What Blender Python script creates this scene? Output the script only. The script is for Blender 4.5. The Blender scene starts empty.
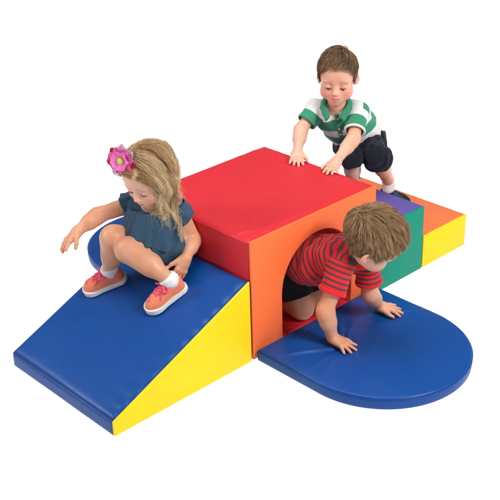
import bpy, bmesh, math, random
import numpy as np
from mathutils import Vector, Matrix

# ------------------------------------------------------------------ camera, world, lights, exposure
sc = bpy.context.scene
COL = sc.collection
cam_d = bpy.data.cameras.new('camera')
cam = bpy.data.objects.new('camera', cam_d)
COL.objects.link(cam)
sc.camera = cam
cam_d.sensor_width = 36.0
cam_d.lens = 36.0 * 1056.75 / 500.0
cam_d.clip_start = 0.1
cam_d.clip_end = 200.0
CR, CU, CF = Vector((0.723, -0.690347, -0.026308)), Vector((0.333159, 0.315051, 0.888678)), Vector((0.605207, 0.651279, -0.457777))
cm = Matrix((CR, CU, -CF)).transposed().to_4x4()
cm.translation = Vector((-2.333796, -2.508331, 2.245173))
cam.matrix_world = cm

world = bpy.data.worlds.new('World')
sc.world = world
world.use_nodes = True
world.node_tree.nodes['Background'].inputs[0].default_value = (1.0, 1.0, 1.0, 1)
world.node_tree.nodes['Background'].inputs[1].default_value = 0.23

def area_lamp(name, loc, target, size, power, colour=(1, 1, 1)):
    d = bpy.data.lights.new(name, 'AREA')
    d.shape = 'DISK'
    d.size = size
    d.energy = power
    d.color = colour
    o = bpy.data.objects.new(name, d)
    COL.objects.link(o)
    o.location = loc
    o.rotation_euler = (Vector(target) - Vector(loc)).to_track_quat('-Z', 'Y').to_euler()
    return o

area_lamp('key_softbox', (0.6, -3.6, 3.4), (0.3, 0.2, 0.2), 1.6, 200, (1.0, 0.985, 0.96))
area_lamp('side_softbox', (-2.6, 2.6, 2.6), (0.2, 0.3, 0.3), 1.4, 75, (1.0, 0.99, 0.97))
area_lamp('overhead_softbox', (0.5, 0.6, 4.2), (0.5, 0.3, 0.0), 2.2, 82)
# added lamp under the translucent floor: whitens it and washes out contact shadows
area_lamp('underfloor_fill_lamp', (0.6, 1.6, -6.0), (0.6, 1.6, 0.0), 50.0, 7300)

sc.view_settings.view_transform = 'Standard'
sc.view_settings.look = 'None'
sc.view_settings.exposure = 0.0
sc.view_settings.gamma = 1.0

RNG = np.random.default_rng(7)
A = lambda *v: np.array(v, float)
def nrm(v):
    v = np.asarray(v, float)
    return v / np.linalg.norm(v)
def mix(a, b, t):
    return np.asarray(a) * (1 - t) + np.asarray(b) * t

# ------------------------------------------------------------------ materials
def nodes_of(name):
    m = bpy.data.materials.new(name)
    m.use_nodes = True
    nt = m.node_tree
    return m, nt, nt.nodes['Principled BSDF']

def add_bump(nt, b, layers, coord='Object'):
    tc = nt.nodes.new('ShaderNodeTexCoord')
    prev = None
    for scale, strength, dist, detail, stretch in layers:
        mp = nt.nodes.new('ShaderNodeMapping')
        mp.inputs['Scale'].default_value = stretch
        nt.links.new(tc.outputs[coord], mp.inputs[0])
        nz = nt.nodes.new('ShaderNodeTexNoise')
        nz.inputs['Scale'].default_value = scale
        nz.inputs['Detail'].default_value = detail
        nz.inputs['Distortion'].default_value = 0.4
        nt.links.new(mp.outputs[0], nz.inputs['Vector'])
        bp = nt.nodes.new('ShaderNodeBump')
        bp.inputs['Strength'].default_value = strength
        bp.inputs['Distance'].default_value = dist
        nt.links.new(nz.outputs['Fac'], bp.inputs['Height'])
        if prev:
            nt.links.new(prev.outputs[0], bp.inputs['Normal'])
        prev = bp
    nt.links.new(prev.outputs[0], b.inputs['Normal'])

def vinyl(name, col, rough=0.42, wrinkle=1.0, spec=0.38):
    m, nt, b = nodes_of(name)
    tc = nt.nodes.new('ShaderNodeTexCoord')
    nz = nt.nodes.new('ShaderNodeTexNoise')
    nz.inputs['Scale'].default_value = 5.0
    nz.inputs['Detail'].default_value = 6
    nt.links.new(tc.outputs['Object'], nz.inputs['Vector'])
    rp = nt.nodes.new('ShaderNodeMapRange')
    rp.inputs['To Min'].default_value = rough - 0.06
    rp.inputs['To Max'].default_value = rough + 0.10
    nt.links.new(nz.outputs['Fac'], rp.inputs['Value'])
    nt.links.new(rp.outputs[0], b.inputs['Roughness'])
    mx = nt.nodes.new('ShaderNodeMixRGB')
    mx.inputs[1].default_value = (*[c * 0.93 for c in col], 1)
    mx.inputs[2].default_value = (*[min(1, c * 1.05) for c in col], 1)
    nt.links.new(nz.outputs['Fac'], mx.inputs[0])
    nt.links.new(mx.outputs[0], b.inputs['Base Color'])
    b.inputs['Specular IOR Level'].default_value = spec
    add_bump(nt, b, [(900, 0.10, 0.0006, 2, (1, 1, 1)),
                     (9, 0.16 * wrinkle, 0.012, 3, (1, 0.55, 1)),
                     (26, 0.10 * wrinkle, 0.006, 2, (0.5, 1.4, 1))])
    return m

def cloth(name, col, rough=0.9, weave=1400, attr=None, pattern=None, period=None, pattern2=None, var=0.12, sheen=0.15, bump=0.25):
    """fabric; pattern = list of (position, colour) bands read from the float attribute attr"""
    m, nt, b = nodes_of(name)
    tc = nt.nodes.new('ShaderNodeTexCoord')
    nz = nt.nodes.new('ShaderNodeTexNoise')
    nz.inputs['Scale'].default_value = 160
    nz.inputs['Detail'].default_value = 5
    nt.links.new(tc.outputs['Object'], nz.inputs['Vector'])
    if attr:
        at = nt.nodes.new('ShaderNodeAttribute')
        at.attribute_name = attr
        rmp = nt.nodes.new('ShaderNodeValToRGB')
        rmp.color_ramp.interpolation = 'CONSTANT'
        els = rmp.color_ramp.elements
        for i, (p, c) in enumerate(pattern):
            e = els[i] if i < 2 else els.new(p)
            e.position = p
            e.color = (*c, 1)
        val = at.outputs['Fac']
        if period:
            mu = nt.nodes.new('ShaderNodeMath'); mu.operation = 'MULTIPLY'; mu.inputs[1].default_value = 1.0 / period
            fr = nt.nodes.new('ShaderNodeMath'); fr.operation = 'FRACT'
            nt.links.new(val, mu.inputs[0]); nt.links.new(mu.outputs[0], fr.inputs[0])
            val = fr.outputs[0]
        nt.links.new(val, rmp.inputs[0])
        src = rmp.outputs[0]
        if pattern2:
            at2 = nt.nodes.new('ShaderNodeAttribute'); at2.attribute_name = 'sleeve_run'
            at3 = nt.nodes.new('ShaderNodeAttribute'); at3.attribute_name = 'sleeve'
            gt = nt.nodes.new('ShaderNodeMath'); gt.operation = 'GREATER_THAN'; gt.inputs[1].default_value = 0.5
            nt.links.new(at3.outputs['Fac'], gt.inputs[0])
            r2 = nt.nodes.new('ShaderNodeValToRGB'); r2.color_ramp.interpolation = 'CONSTANT'
            v2 = at2.outputs['Fac']
            if period:
                mu2 = nt.nodes.new('ShaderNodeMath'); mu2.operation = 'MULTIPLY'; mu2.inputs[1].default_value = 1.0 / period
                fr2 = nt.nodes.new('ShaderNodeMath'); fr2.operation = 'FRACT'
                nt.links.new(v2, mu2.inputs[0]); nt.links.new(mu2.outputs[0], fr2.inputs[0]); v2 = fr2.outputs[0]
            for i, (p, c) in enumerate(pattern2):
                e = r2.color_ramp.elements[i] if i < 2 else r2.color_ramp.elements.new(p)
                e.position = p; e.color = (*c, 1)
            nt.links.new(v2, r2.inputs[0])
            mz = nt.nodes.new('ShaderNodeMixRGB')
            nt.links.new(gt.outputs[0], mz.inputs[0]); nt.links.new(src, mz.inputs[1]); nt.links.new(r2.outputs[0], mz.inputs[2])
            src = mz.outputs[0]
    else:
        rgb = nt.nodes.new('ShaderNodeRGB')
        rgb.outputs[0].default_value = (*col, 1)
        src = rgb.outputs[0]
    hsv = nt.nodes.new('ShaderNodeHueSaturation')
    mr = nt.nodes.new('ShaderNodeMapRange')
    mr.inputs['To Min'].default_value = 1 - var
    mr.inputs['To Max'].default_value = 1 + var
    nt.links.new(nz.outputs['Fac'], mr.inputs['Value'])
    nt.links.new(mr.outputs[0], hsv.inputs['Value'])
    nt.links.new(src, hsv.inputs['Color'])
    nt.links.new(hsv.outputs[0], b.inputs['Base Color'])
    b.inputs['Roughness'].default_value = rough
    b.inputs['Specular IOR Level'].default_value = 0.15
    b.inputs['Sheen Weight'].default_value = sheen
    add_bump(nt, b, [(weave, bump, 0.0008, 1, (1, 1, 1)), (55, 0.3, 0.006, 4, (1, 1, 1))])
    return m

def skin_material():
    m, nt, b = nodes_of('skin')
    at = nt.nodes.new('ShaderNodeAttribute')
    at.attribute_name = 'tint'
    tc = nt.nodes.new('ShaderNodeTexCoord')
    nz = nt.nodes.new('ShaderNodeTexNoise')
    nz.inputs['Scale'].default_value = 45
    nz.inputs['Detail'].default_value = 6
    nt.links.new(tc.outputs['Object'], nz.inputs['Vector'])
    mr = nt.nodes.new('ShaderNodeMapRange')
    mr.inputs['To Min'].default_value = 0.82
    mr.inputs['To Max'].default_value = 1.15
    nz2 = nt.nodes.new('ShaderNodeTexNoise')
    nz2.inputs['Scale'].default_value = 14
    nz2.inputs['Detail'].default_value = 3
    nt.links.new(tc.outputs['Object'], nz2.inputs['Vector'])
    av = nt.nodes.new('ShaderNodeMath'); av.operation = 'ADD'
    nt.links.new(nz.outputs['Fac'], av.inputs[0]); nt.links.new(nz2.outputs['Fac'], av.inputs[1])
    hf = nt.nodes.new('ShaderNodeMath'); hf.operation = 'MULTIPLY'; hf.inputs[1].default_value = 0.5
    nt.links.new(av.outputs[0], hf.inputs[0])
    nt.links.new(hf.outputs[0], mr.inputs['Value'])
    hsv = nt.nodes.new('ShaderNodeHueSaturation')
    sa = nt.nodes.new('ShaderNodeMapRange')
    sa.inputs['To Min'].default_value = 1.22; sa.inputs['To Max'].default_value = 0.86
    nt.links.new(nz2.outputs['Fac'], sa.inputs['Value']); nt.links.new(sa.outputs[0], hsv.inputs['Saturation'])
    nt.links.new(mr.outputs[0], hsv.inputs['Value'])
    nt.links.new(at.outputs['Color'], hsv.inputs['Color'])
    nt.links.new(hsv.outputs[0], b.inputs['Base Color'])
    b.inputs['Roughness'].default_value = 0.43
    b.inputs['Specular IOR Level'].default_value = 0.38
    b.inputs['Subsurface Weight'].default_value = 0.22
    b.inputs['Subsurface Radius'].default_value = (0.010, 0.004, 0.002)
    b.inputs['Subsurface Scale'].default_value = 0.6
    add_bump(nt, b, [(520, 0.16, 0.0012, 3, (1, 1, 1)), (90, 0.10, 0.003, 3, (1, 1, 1))])
    return m

def hair_material(name, dark, light, rough=0.42):
    m, nt, b = nodes_of(name)
    at = nt.nodes.new('ShaderNodeAttribute')
    at.attribute_name = 'shade'
    mx = nt.nodes.new('ShaderNodeMixRGB')
    mx.inputs[1].default_value = (*dark, 1)
    mx.inputs[2].default_value = (*light, 1)
    nt.links.new(at.outputs['Fac'], mx.inputs[0])
    nt.links.new(mx.outputs[0], b.inputs['Base Color'])
    b.inputs['Roughness'].default_value = rough
    b.inputs['Specular IOR Level'].default_value = 0.45
    return m

def plain(name, col, rough=0.6, spec=0.3, bump=None):
    m, nt, b = nodes_of(name)
    b.inputs['Roughness'].default_value = rough
    b.inputs['Specular IOR Level'].default_value = spec
    tc = nt.nodes.new('ShaderNodeTexCoord')
    nz = nt.nodes.new('ShaderNodeTexNoise')
    nz.inputs['Scale'].default_value = 120
    nz.inputs['Detail'].default_value = 4
    nt.links.new(tc.outputs['Object'], nz.inputs['Vector'])
    mx = nt.nodes.new('ShaderNodeMixRGB')
    mx.inputs[1].default_value = (*[c * 0.88 for c in col], 1)
    mx.inputs[2].default_value = (*[min(1, c * 1.1) for c in col], 1)
    nt.links.new(nz.outputs['Fac'], mx.inputs[0])
    nt.links.new(mx.outputs[0], b.inputs['Base Color'])
    add_bump(nt, b, bump or [(500, 0.15, 0.001, 2, (1, 1, 1))])
    return m

RED, ORANGE, YELLOW = (0.64, 0.022, 0.034), (0.92, 0.170, 0.048), (0.92, 0.64, 0.008)
BLUE, GREEN, PURPLE, CORAL = (0.003, 0.061, 0.280), (0.0, 0.255, 0.165), (0.125, 0.092, 0.350), (0.82, 0.195, 0.070)
M = {
    'red': vinyl('red_vinyl', RED, spec=0.3), 'orange': vinyl('orange_vinyl', ORANGE, 0.5, 0.9, 0.2), 'yellow': vinyl('yellow_vinyl', YELLOW, 0.5, 1.0, 0.2),
    'blue': vinyl('blue_vinyl', BLUE, 0.36, 1.3, 0.27), 'green': vinyl('green_vinyl', GREEN, 0.52, 0.9, 0.18), 'purple': vinyl('purple_vinyl', PURPLE, 0.5, 0.5, 0.2),
    'coral': vinyl('coral_vinyl', CORAL, 0.5, 0.5, 0.2),
    'skin': skin_material(),
    'white_cotton': cloth('white_cotton', (0.78, 0.78, 0.80)),
}

# ------------------------------------------------------------------ mesh helpers
def mesh_object(name, verts, quads, mat, parent=None, base=None, attrs=None, smooth=True, tris=None):
    """one mesh from numpy arrays; coordinates are world coordinates, base is the thing's own origin"""
    v = np.asarray(verts, np.float32)
    if base is not None:
        v = v - np.asarray(base, np.float32)
    me = bpy.data.meshes.new(name)
    nq = 0 if quads is None else len(quads)
    nt_ = 0 if tris is None else len(tris)
    me.vertices.add(len(v))
    me.vertices.foreach_set('co', v.ravel())
    loops = []
    if nq: loops.append(np.asarray(quads, np.int32).ravel())
    if nt_: loops.append(np.asarray(tris, np.int32).ravel())
    loops = np.concatenate(loops)
    me.loops.add(len(loops))
    me.loops.foreach_set('vertex_index', loops)
    me.polygons.add(nq + nt_)
    st = np.concatenate([np.arange(nq) * 4, nq * 4 + np.arange(nt_) * 3]).astype(np.int32)
    me.polygons.foreach_set('loop_start', st)
    me.update(calc_edges=True)
    me.validate()
    me.polygons.foreach_set('use_smooth', np.full(len(me.polygons), smooth, bool))
    if attrs:
        for k, a in attrs.items():
            a = np.asarray(a, np.float32)
            if a.ndim == 1:
                at = me.attributes.new(k, 'FLOAT', 'POINT')
                at.data.foreach_set('value', a)
            else:
                at = me.attributes.new(k, 'FLOAT_COLOR', 'POINT')
                at.data.foreach_set('color', np.concatenate([a, np.ones((len(a), 1), np.float32)], 1).ravel())
    if isinstance(mat, (list, tuple)):
        for x in mat: me.materials.append(x)
    else:
        me.materials.append(mat)
    o = bpy.data.objects.new(name, me)
    COL.objects.link(o)
    if parent is not None:
        o.parent = parent
    elif base is not None:
        o.location = tuple(float(x) for x in base)
    return o

def bm_object(name, bm, mat, parent=None, smooth=True):
    me = bpy.data.meshes.new(name)
    bmesh.ops.recalc_face_normals(bm, faces=bm.faces)
    bm.to_mesh(me)
    bm.free()
    me.polygons.foreach_set('use_smooth', np.full(len(me.polygons), smooth, bool))
    me.materials.append(mat)
    o = bpy.data.objects.new(name, me)
    COL.objects.link(o)
    o.parent = parent
    return o

def thing(name, label, cat, loc):
    o = bpy.data.objects.new(name, None)
    COL.objects.link(o)
    o.location = loc
    o.empty_display_size = 0.1
    o['label'] = label
    o['category'] = cat
    return o

def prism(profile, y0, y1, base, bevel=0.006, segs=3):
    """extrude an xz profile from y0 to y1 with softened edges"""
    bm = bmesh.new()
    lo = [bm.verts.new((p[0] - base[0], y0 - base[1], p[1] - base[2])) for p in profile]
    hi = [bm.verts.new((p[0] - base[0], y1 - base[1], p[1] - base[2])) for p in profile]
    n = len(profile)
    bm.faces.new(lo)
    bm.faces.new(hi[::-1])
    for i in range(n):
        bm.faces.new((lo[i], lo[(i + 1) % n], hi[(i + 1) % n], hi[i]))
    bmesh.ops.recalc_face_normals(bm, faces=bm.faces)
    sharp = [e for e in bm.edges if len(e.link_faces) == 2 and e.calc_face_angle() > 0.4]
    if bevel:
        bmesh.ops.bevel(bm, geom=sharp, offset=bevel, offset_type='OFFSET', segments=segs, profile=0.5, affect='EDGES', clamp_overlap=True)
    for e in bm.edges:
        e.smooth = True
    return bm

def flat_shade(o, ang=0.5):
    """sharp where faces meet at an angle, smooth elsewhere"""
    me = o.data
    bm = bmesh.new()
    bm.from_mesh(me)
    for e in bm.edges:
        e.smooth = len(e.link_faces) != 2 or e.calc_face_angle() < ang
    bm.to_mesh(me)
    bm.free()
    return o

# ------------------------------------------------------------------ ground (white sheet, made translucent for the added lamp beneath)
gm, gnt, gb = nodes_of('white_sweep')
gnt.nodes.remove(gb)
dif = gnt.nodes.new('ShaderNodeBsdfDiffuse'); dif.inputs[0].default_value = (0.95, 0.95, 0.95, 1)
trl = gnt.nodes.new('ShaderNodeBsdfTranslucent'); trl.inputs[0].default_value = (0.95, 0.95, 0.95, 1)
mxs = gnt.nodes.new('ShaderNodeMixShader'); mxs.inputs[0].default_value = 0.75
gnt.links.new(dif.outputs[0], mxs.inputs[1]); gnt.links.new(trl.outputs[0], mxs.inputs[2])
gnt.links.new(mxs.outputs[0], gnt.nodes['Material Output'].inputs[0])
gr = mesh_object('ground', [(-40, -40, 0), (40, -40, 0), (40, 40, 0), (-40, 40, 0)], [(0, 1, 2, 3)], gm)
gr['kind'] = 'structure'

# ------------------------------------------------------------------ foam blocks
W, D, H = 0.705, 0.648, 0.51
def arch_profile(x0, x1, h, ax0, ax1, spring, apex, n=28):
    c, rx, rz = (ax0 + ax1) / 2, (ax1 - ax0) / 2, apex - spring
    p = [(x0, 0.004), (ax0, 0.004)]
    for i in range(n + 1):
        a = math.pi - math.pi * i / n
        p.append((c + rx * math.cos(a), spring + rz * math.sin(a)))
    p += [(ax1, 0.004), (x1, 0.004), (x1, h), (x0, h)]
    return p

def sheet(origin, du, dv, nu, nv, fn, base):
    """flat grid origin + u*du + v*dv pushed along its normal by fn(u, v)"""
    o, du, dv = np.array(origin, float), np.array(du, float), np.array(dv, float)
    n = nrm(np.cross(du, dv))
    u, v = np.meshgrid(np.linspace(0, 1, nu), np.linspace(0, 1, nv), indexing='ij')
    P = o + u[..., None] * du + v[..., None] * dv + n * fn(u, v)[..., None]
    idx = np.arange(nu * nv).reshape(nu, nv)
    q = np.stack([idx[:-1, :-1], idx[1:, :-1], idx[1:, 1:], idx[:-1, 1:]], -1).reshape(-1, 4)
    return P.reshape(-1, 3), q

def wave(x, y, seed, freq=1.0):
    r = np.random.default_rng(seed)
    o = 0
    for i in range(7):
        a = r.uniform(0, 2 * math.pi); f = freq * r.uniform(4, 18) * (1 + 0.3 * i)
        w = r.uniform(0, 6.28)
        o = o + np.sin((x * math.cos(a) + y * math.sin(a)) * f + w + 1.3 * np.sin((x * math.sin(a) - y * math.cos(a)) * f * 0.4 + w)) / (1 + 0.5 * i)
    return o / 3.0

def pads(x, y, presses):
    """dents and radiating folds where hands, feet or knees press a vinyl cover"""
    o = 0
    for (px, py, depth, amp, reach, seed) in presses:
        r = np.random.default_rng(seed)
        dx, dy = x - px, y - py
        rr = np.sqrt(dx * dx + dy * dy) + 1e-6
        th = np.arctan2(dy, dx)
        o = o - depth * np.exp(-(rr / 0.055) ** 2)
        f = 0
        for k in range(9):
            a0 = r.uniform(-math.pi, math.pi)
            wd = r.uniform(0.05, 0.12)
            ln = reach * r.uniform(0.5, 1.3)
            dth = np.angle(np.exp(1j * (th - a0 - r.uniform(-.6, .6) * rr)))
            f = f + r.uniform(0.4, 1.0) * np.exp(-(dth * rr / np.maximum(wd * rr, 0.0085)) ** 2) * np.exp(-rr / ln)
        o = o + amp * 1.25 * f * (1 - np.exp(-(rr / 0.035) ** 2))
    return o

tb = thing('tunnel_block', 'red foam block with orange front and arched crawl tunnel, tallest block of the set', 'foam block', (W / 2, D / 2, 0))
base = (W / 2, D / 2, 0)
pf = arch_profile(0, W, H, 0.160, 0.562, 0.225, 0.428)
pc = arch_profile(0.0015, W - 0.0015, H - 0.012, 0.163, 0.559, 0.225, 0.425)
cov = flat_shade(bm_object('cover', prism(pc, 0.012, D - 0.012, base, 0.0), M['red'], tb))
flat_shade(bm_object('front_panel', prism(pf, 0.0, 0.0118, base, 0.0035), M['orange'], tb), 0.9)
flat_shade(bm_object('back_panel', prism(arch_profile(0.004, W - 0.004, H - 0.014, 0.160, 0.562, 0.225, 0.428), D - 0.0118, D - .001, base, 0.0035), M['orange'], tb), 0.9)
# puffy quilted top sheet of the block
def red_top(u, v):
    e = np.minimum(np.minimum(u, 1 - u) * W, np.minimum(v, 1 - v) * (D - .012))
    rim = 1 - np.exp(-e / 0.010)
    x, y = u * W, 0.012 + v * (D - .012)
    return -0.010 * (1 - rim) + 0.004 * rim + 0.0024 * rim * wave(x, y, 4, 0.8) + rim * pads(x, y, [(0.655, 0.40, 0.005, 0.006, 0.14, 1), (0.665, 0.225, 0.005, 0.005, 0.12, 2), (0.56, 0.60, 0.0, 0.003, 0.16, 3), (0.10, 0.05, 0.0, 0.003, 0.15, 4)])
Pv, q = sheet((0, 0.012, H), (W, 0, 0), (0, D - .012, 0), 150, 140, red_top, base)
mesh_object('top_cover', Pv, q, M['red'], tb, base)
# side skirt facing the ramp, with soft vertical puckers
def red_side(u, v):
    return 0.0035 * np.sin(np.pi * np.clip(v, 0, 1)) + 0.0055 * wave(u * D * 1.5 + v * H * .5, v * H * 0.45, 9, 0.9) * np.sin(np.pi * v)
Pv, q = sheet((0.0008, D - 0.012, 0.006), (0, -(D - .024), 0), (0, 0, H - 0.014), 90, 70, red_side, base)
mesh_object('side_cover', Pv, q, M['red'], tb, base)
ap = np.array([p for p in arch_profile(0, W, H, 0.1645, 0.5575, 0.225, 0.4235, 40)][1:-3])
ys = np.linspace(0.013, D - 0.013, 24)
Pv = np.stack([np.column_stack([ap[:, 0], np.full(len(ap), y), ap[:, 1]]) for y in ys], 1)
ii = np.arange(len(ap) * 24).reshape(len(ap), 24)
q = np.stack([ii[:-1, :-1], ii[:-1, 1:], ii[1:, 1:], ii[1:, :-1]], -1).reshape(-1, 4)
mesh_object('lining', Pv.reshape(-1, 3), q, M['orange'], tb, base)
bm = prism([(0.166, 0.005), (0.556, 0.005), (0.556, 0.03), (0.166, 0.03)], 0.014, D - 0.014, base, 0.006)
bm_object('floor_pad', bm, M['red'], tb)

# ramp
L, hw, hl, gap = 0.658, 0.352, 0.062, 0.009
rb = (-gap - L / 2, D / 2, 0)
ramp = thing('ramp_wedge', 'blue vinyl slide wedge with yellow triangular sides that the girl sits on', 'foam wedge', rb)
prof = [(-gap - L, 0.004), (-gap, 0.004), (-gap, hw - .004), (-gap - L, hl - .006)]
flat_shade(bm_object('core', prism(prof, 0.010, D - 0.010, rb, 0.004), M['blue'], ramp), 0.9)
sl = nrm((L, 0, hw - hl))
def ramp_top(u, v):
    e = np.minimum(np.minimum(u, 1 - u) * 0.72, np.minimum(v, 1 - v) * (D - .012))
    rim = 1 - np.exp(-e / 0.009)
    x, y = u * 0.72, 0.006 + v * (D - .012)
    edge = 0.0022 * np.sin(x * 95 + 2 * np.sin(x * 13)) * np.exp(-v * 16)
    return -0.009 * (1 - rim) + 0.0035 * rim + 0.0020 * rim * wave(x, y, 12, 0.7) + rim * edge + rim * pads(x, y, [(0.33, 0.53, 0.004, 0.003, 0.08, 5), (0.46, 0.25, 0.004, 0.003, 0.08, 6), (0.64, 0.40, 0.006, 0.003, 0.08, 8)])
Pv, q = sheet((-gap - L, 0.006, hl), (L, 0, hw - hl), (0, D - .006, 0), 170, 150, ramp_top, rb)
mesh_object('slide_top', Pv, q, M['blue'], ramp, rb)
def ramp_front(u, v):
    e = np.minimum(np.minimum(u, 1 - u) * D, np.minimum(v, 1 - v) * hl)
    return -0.003 * np.exp(-e / 0.006) + 0.0015 + 0.0008 * wave(u * D, v * hl, 21)
Pv, q = sheet((-gap - L - .0025, D - .006, 0.003), (0, -(D - .012), 0), (0.0018, 0, hl - 0.006), 120, 16, ramp_front, rb)
mesh_object('front_edge', Pv, q, M['blue'], ramp, rb)
prof = [(-gap - L - .003, 0.002), (-gap, 0.002), (-gap, hw), (-gap - L - .003, hl)]
low = [(-gap - L + .006, 0.002), (-gap, 0.002), (-gap, hw - .014), (-gap - L + .006, hl - .014)]
for y0, y1, pr in ((0.0, 0.0085, prof), (D - 0.0085, D - .001, low)):
    flat_shade(bm_object('side_panel', prism(pr, y0, y1, rb, 0.003), M['yellow'], ramp), 0.9)

# steps
def step_block(name, label, x0, x1, h, top, side):
    b = ((x0 + x1) / 2, D / 2, 0)
    t = thing(name, label, 'foam step', b)
    t['group'] = 'foam steps beside the tunnel'
    pr = [(x0, 0.004), (x1, 0.004), (x1, h), (x0, h)]
    flat_shade(bm_object('top_cover', prism(pr, 0.0085, D - 0.0085, b, 0.005), M[top], t), 0.9)
    for y0, y1 in ((0.0, 0.0082), (D - 0.0082, D)):
        flat_shade(bm_object('side_panel', prism([(x0 - .001, 0.003), (x1 + .001, 0.003), (x1 + .001, h + .001), (x0 - .001, h + .001)], y0, y1, b, 0.003), M[side], t), 0.9)
    return t
step_block('step_block', 'middle foam step with purple top and green side beside the tunnel', W + 0.006, W + 0.327, 0.307, 'purple', 'green')
step_block('step_block', 'lowest foam step with orange top and yellow side at the right end', W + 0.335, W + 0.645, 0.158, 'coral', 'yellow')

# round-ended landing mats
def play_mat(label, cx, cy, y_edge, sgn, presses, seed):
    """straight edge at y_edge, half-round end away from it"""
    b = (cx, (cy + y_edge) / 2, 0)
    t = thing('play_mat', label, 'mat', b)
    t['group'] = 'round-ended mats at the tunnel mouths'
    R, T = 0.347, 0.050
    out = []
    n1, n2 = 70, 150
    for i in range(n1): out.append((-R + 2 * R * i / n1, 0.0))
    ln = abs(cy - y_edge)
    for i in range(44): out.append((R, ln * i / 44))
    for i in range(n2): out.append((R * math.cos(math.pi * i / n2), ln + R * math.sin(math.pi * i / n2)))
    for i in range(44): out.append((-R, ln * (1 - i / 44)))
    out = np.array(out)
    N = len(out)
    ctr = np.array((0, ln * 0.55 + 0.04))
    # profile: (inset from outline, height)
    prof = [(0.004, 0.002), (0.001, 0.005), (0.0, 0.012), (-0.0012, 0.026), (0.0, T - 0.013), (0.0005, T - 0.0085), (0.0022, T - 0.0072), (0.0018, T - 0.0052), (0.0035, T - 0.002), (0.0075, T - 0.0002)]
    rings = 110
    dist = np.linalg.norm(out - ctr, axis=1)
    Vs = []
    for ins, z in prof:
        p = ctr + (out - ctr) * (1 - ins / dist)[:, None]
        Vs.append(np.column_stack([p, np.full(N, z)]))
    for k in range(1, rings):
        s = 1 - k / rings
        p = ctr + (out - ctr) * ((1 - 0.0075 / dist) * s)[:, None]
        Vs.append(np.column_stack([p, np.full(N, T)]))
    P = np.concatenate(Vs + [np.array([[ctr[0], ctr[1], T]])])
    X, Y = cx + P[:, 0], y_edge + sgn * P[:, 1]
    # puff and folds on the top
    q2 = P[:, :2]
    dmin = np.minimum(np.minimum(R - np.abs(q2[:, 0]), q2[:, 1]), np.where(q2[:, 1] > ln, R - np.hypot(q2[:, 0], q2[:, 1] - ln), 9))
    top = P[:, 2] > T - 0.001
    w = (1 - np.exp(-np.clip(dmin, 0, 1) / 0.03)) * top
    Z = P[:, 2] + w * (0.006 + 0.0032 * wave(X, Y, seed, 0.7)) + w * pads(X, Y, presses) + top * 0.0012 * wave(X * 2.2, Y * 2.2, seed + 1) * np.exp(-np.clip(dmin, 0, 1) / 0.04)
    P = np.column_stack([X, Y, Z])
    nr = len(prof) + rings - 1
    i0 = np.arange(N); i1 = (i0 + 1) % N
    q = np.concatenate([np.stack([k * N + i0, k * N + i1, (k + 1) * N + i1, (k + 1) * N + i0], -1) for k in range(nr - 1)])
    tri = np.stack([(nr - 1) * N + i0, (nr - 1) * N + i1, np.full(N, nr * N)], -1)
    if sgn > 0:
        q, tri = q, tri
    else:
        q, tri = q[:, ::-1], tri[:, ::-1]
    mesh_object('cushion', P, q, M['blue'], t, b, tris=tri)
    # stitched seam cord round the upper edge
    cord = ctr + (out - ctr) * (1 - 0.0002 / dist)[:, None]
    pts = np.column_stack([cx + cord[:, 0], y_edge + sgn * cord[:, 1], np.full(N, T - 0.0070)])
    tv, tq = tube(pts, np.full(N, 0.0014), 6, closed=True)
    mesh_object('seam', tv, tq, M['blue'], t, b)
    return t

def tube(pts, rad, sides=6, closed=False):
    pts = np.asarray(pts, float)
    n = len(pts)
    if closed:
        tan = np.roll(pts, -1, 0) - np.roll(pts, 1, 0)
    else:
        tan = np.gradient(pts, axis=0)
    tan /= np.linalg.norm(tan, axis=1)[:, None] + 1e-12
    up = np.where(np.abs(tan[:, 2:3]) < 0.9, A(0, 0, 1), A(1, 0, 0))
    a = np.cross(tan, up); a /= np.linalg.norm(a, axis=1)[:, None]
    for i in range(1, n):                       # keep the frame from flipping
        if np.dot(a[i], a[i - 1]) < 0:
            a[i] = -a[i]
    b = np.cross(tan, a)
    ang = np.arange(sides) * 2 * math.pi / sides
    V = pts[:, None] + (a[:, None] * np.cos(ang)[None, :, None] + b[:, None] * np.sin(ang)[None, :, None]) * np.asarray(rad)[:, None, None]
    idx = np.arange(n * sides).reshape(n, sides)
    nx = np.roll(idx, -1, 0) if closed else idx[1:]
    cu = idx if closed else idx[:-1]
    q = np.stack([cu, np.roll(cu, -1, 1), np.roll(nx, -1, 1), nx], -1).reshape(-1, 4)
    return V.reshape(-1, 3), q

def piping(pts, r, mat, parent, b, seed):
    pts = np.array(pts, float)
    n = 120
    t = np.linspace(0, 1, n)[:, None]
    P = pts[0] * (1 - t) + pts[1] * t
    w = np.random.default_rng(seed).uniform(0, 6.28, 3)
    P[:, 2] += 0.0010 * np.sin(t[:, 0] * 40 + w[0]) * np.sin(t[:, 0] * 13 + w[1]) - 0.0004
    v, q = tube(P, r * (1 + 0.12 * np.sin(np.arange(n) * 1.7)), 7)
    mesh_object('piping', v, q, mat, parent, b)
piping([(0.003, 0.0125, H - .006), (W - .003, 0.0125, H - .006)], 0.0022, M['red'], tb, base, 1)
piping([(0.001, 0.012, H - .010), (0.001, D - .004, H - .010)], 0.0026, M['red'], tb, base, 2)
piping([(-gap - L, 0.0085, hl - .003), (-gap - .004, 0.0085, hw - .003)], 0.0022, M['blue'], ramp, rb, 3)
piping([(-gap - L - .002, 0.008, hl - .012), (-gap - L - .002, D - .014, hl - .012)], 0.0014, M['blue'], ramp, rb, 4)
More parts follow.
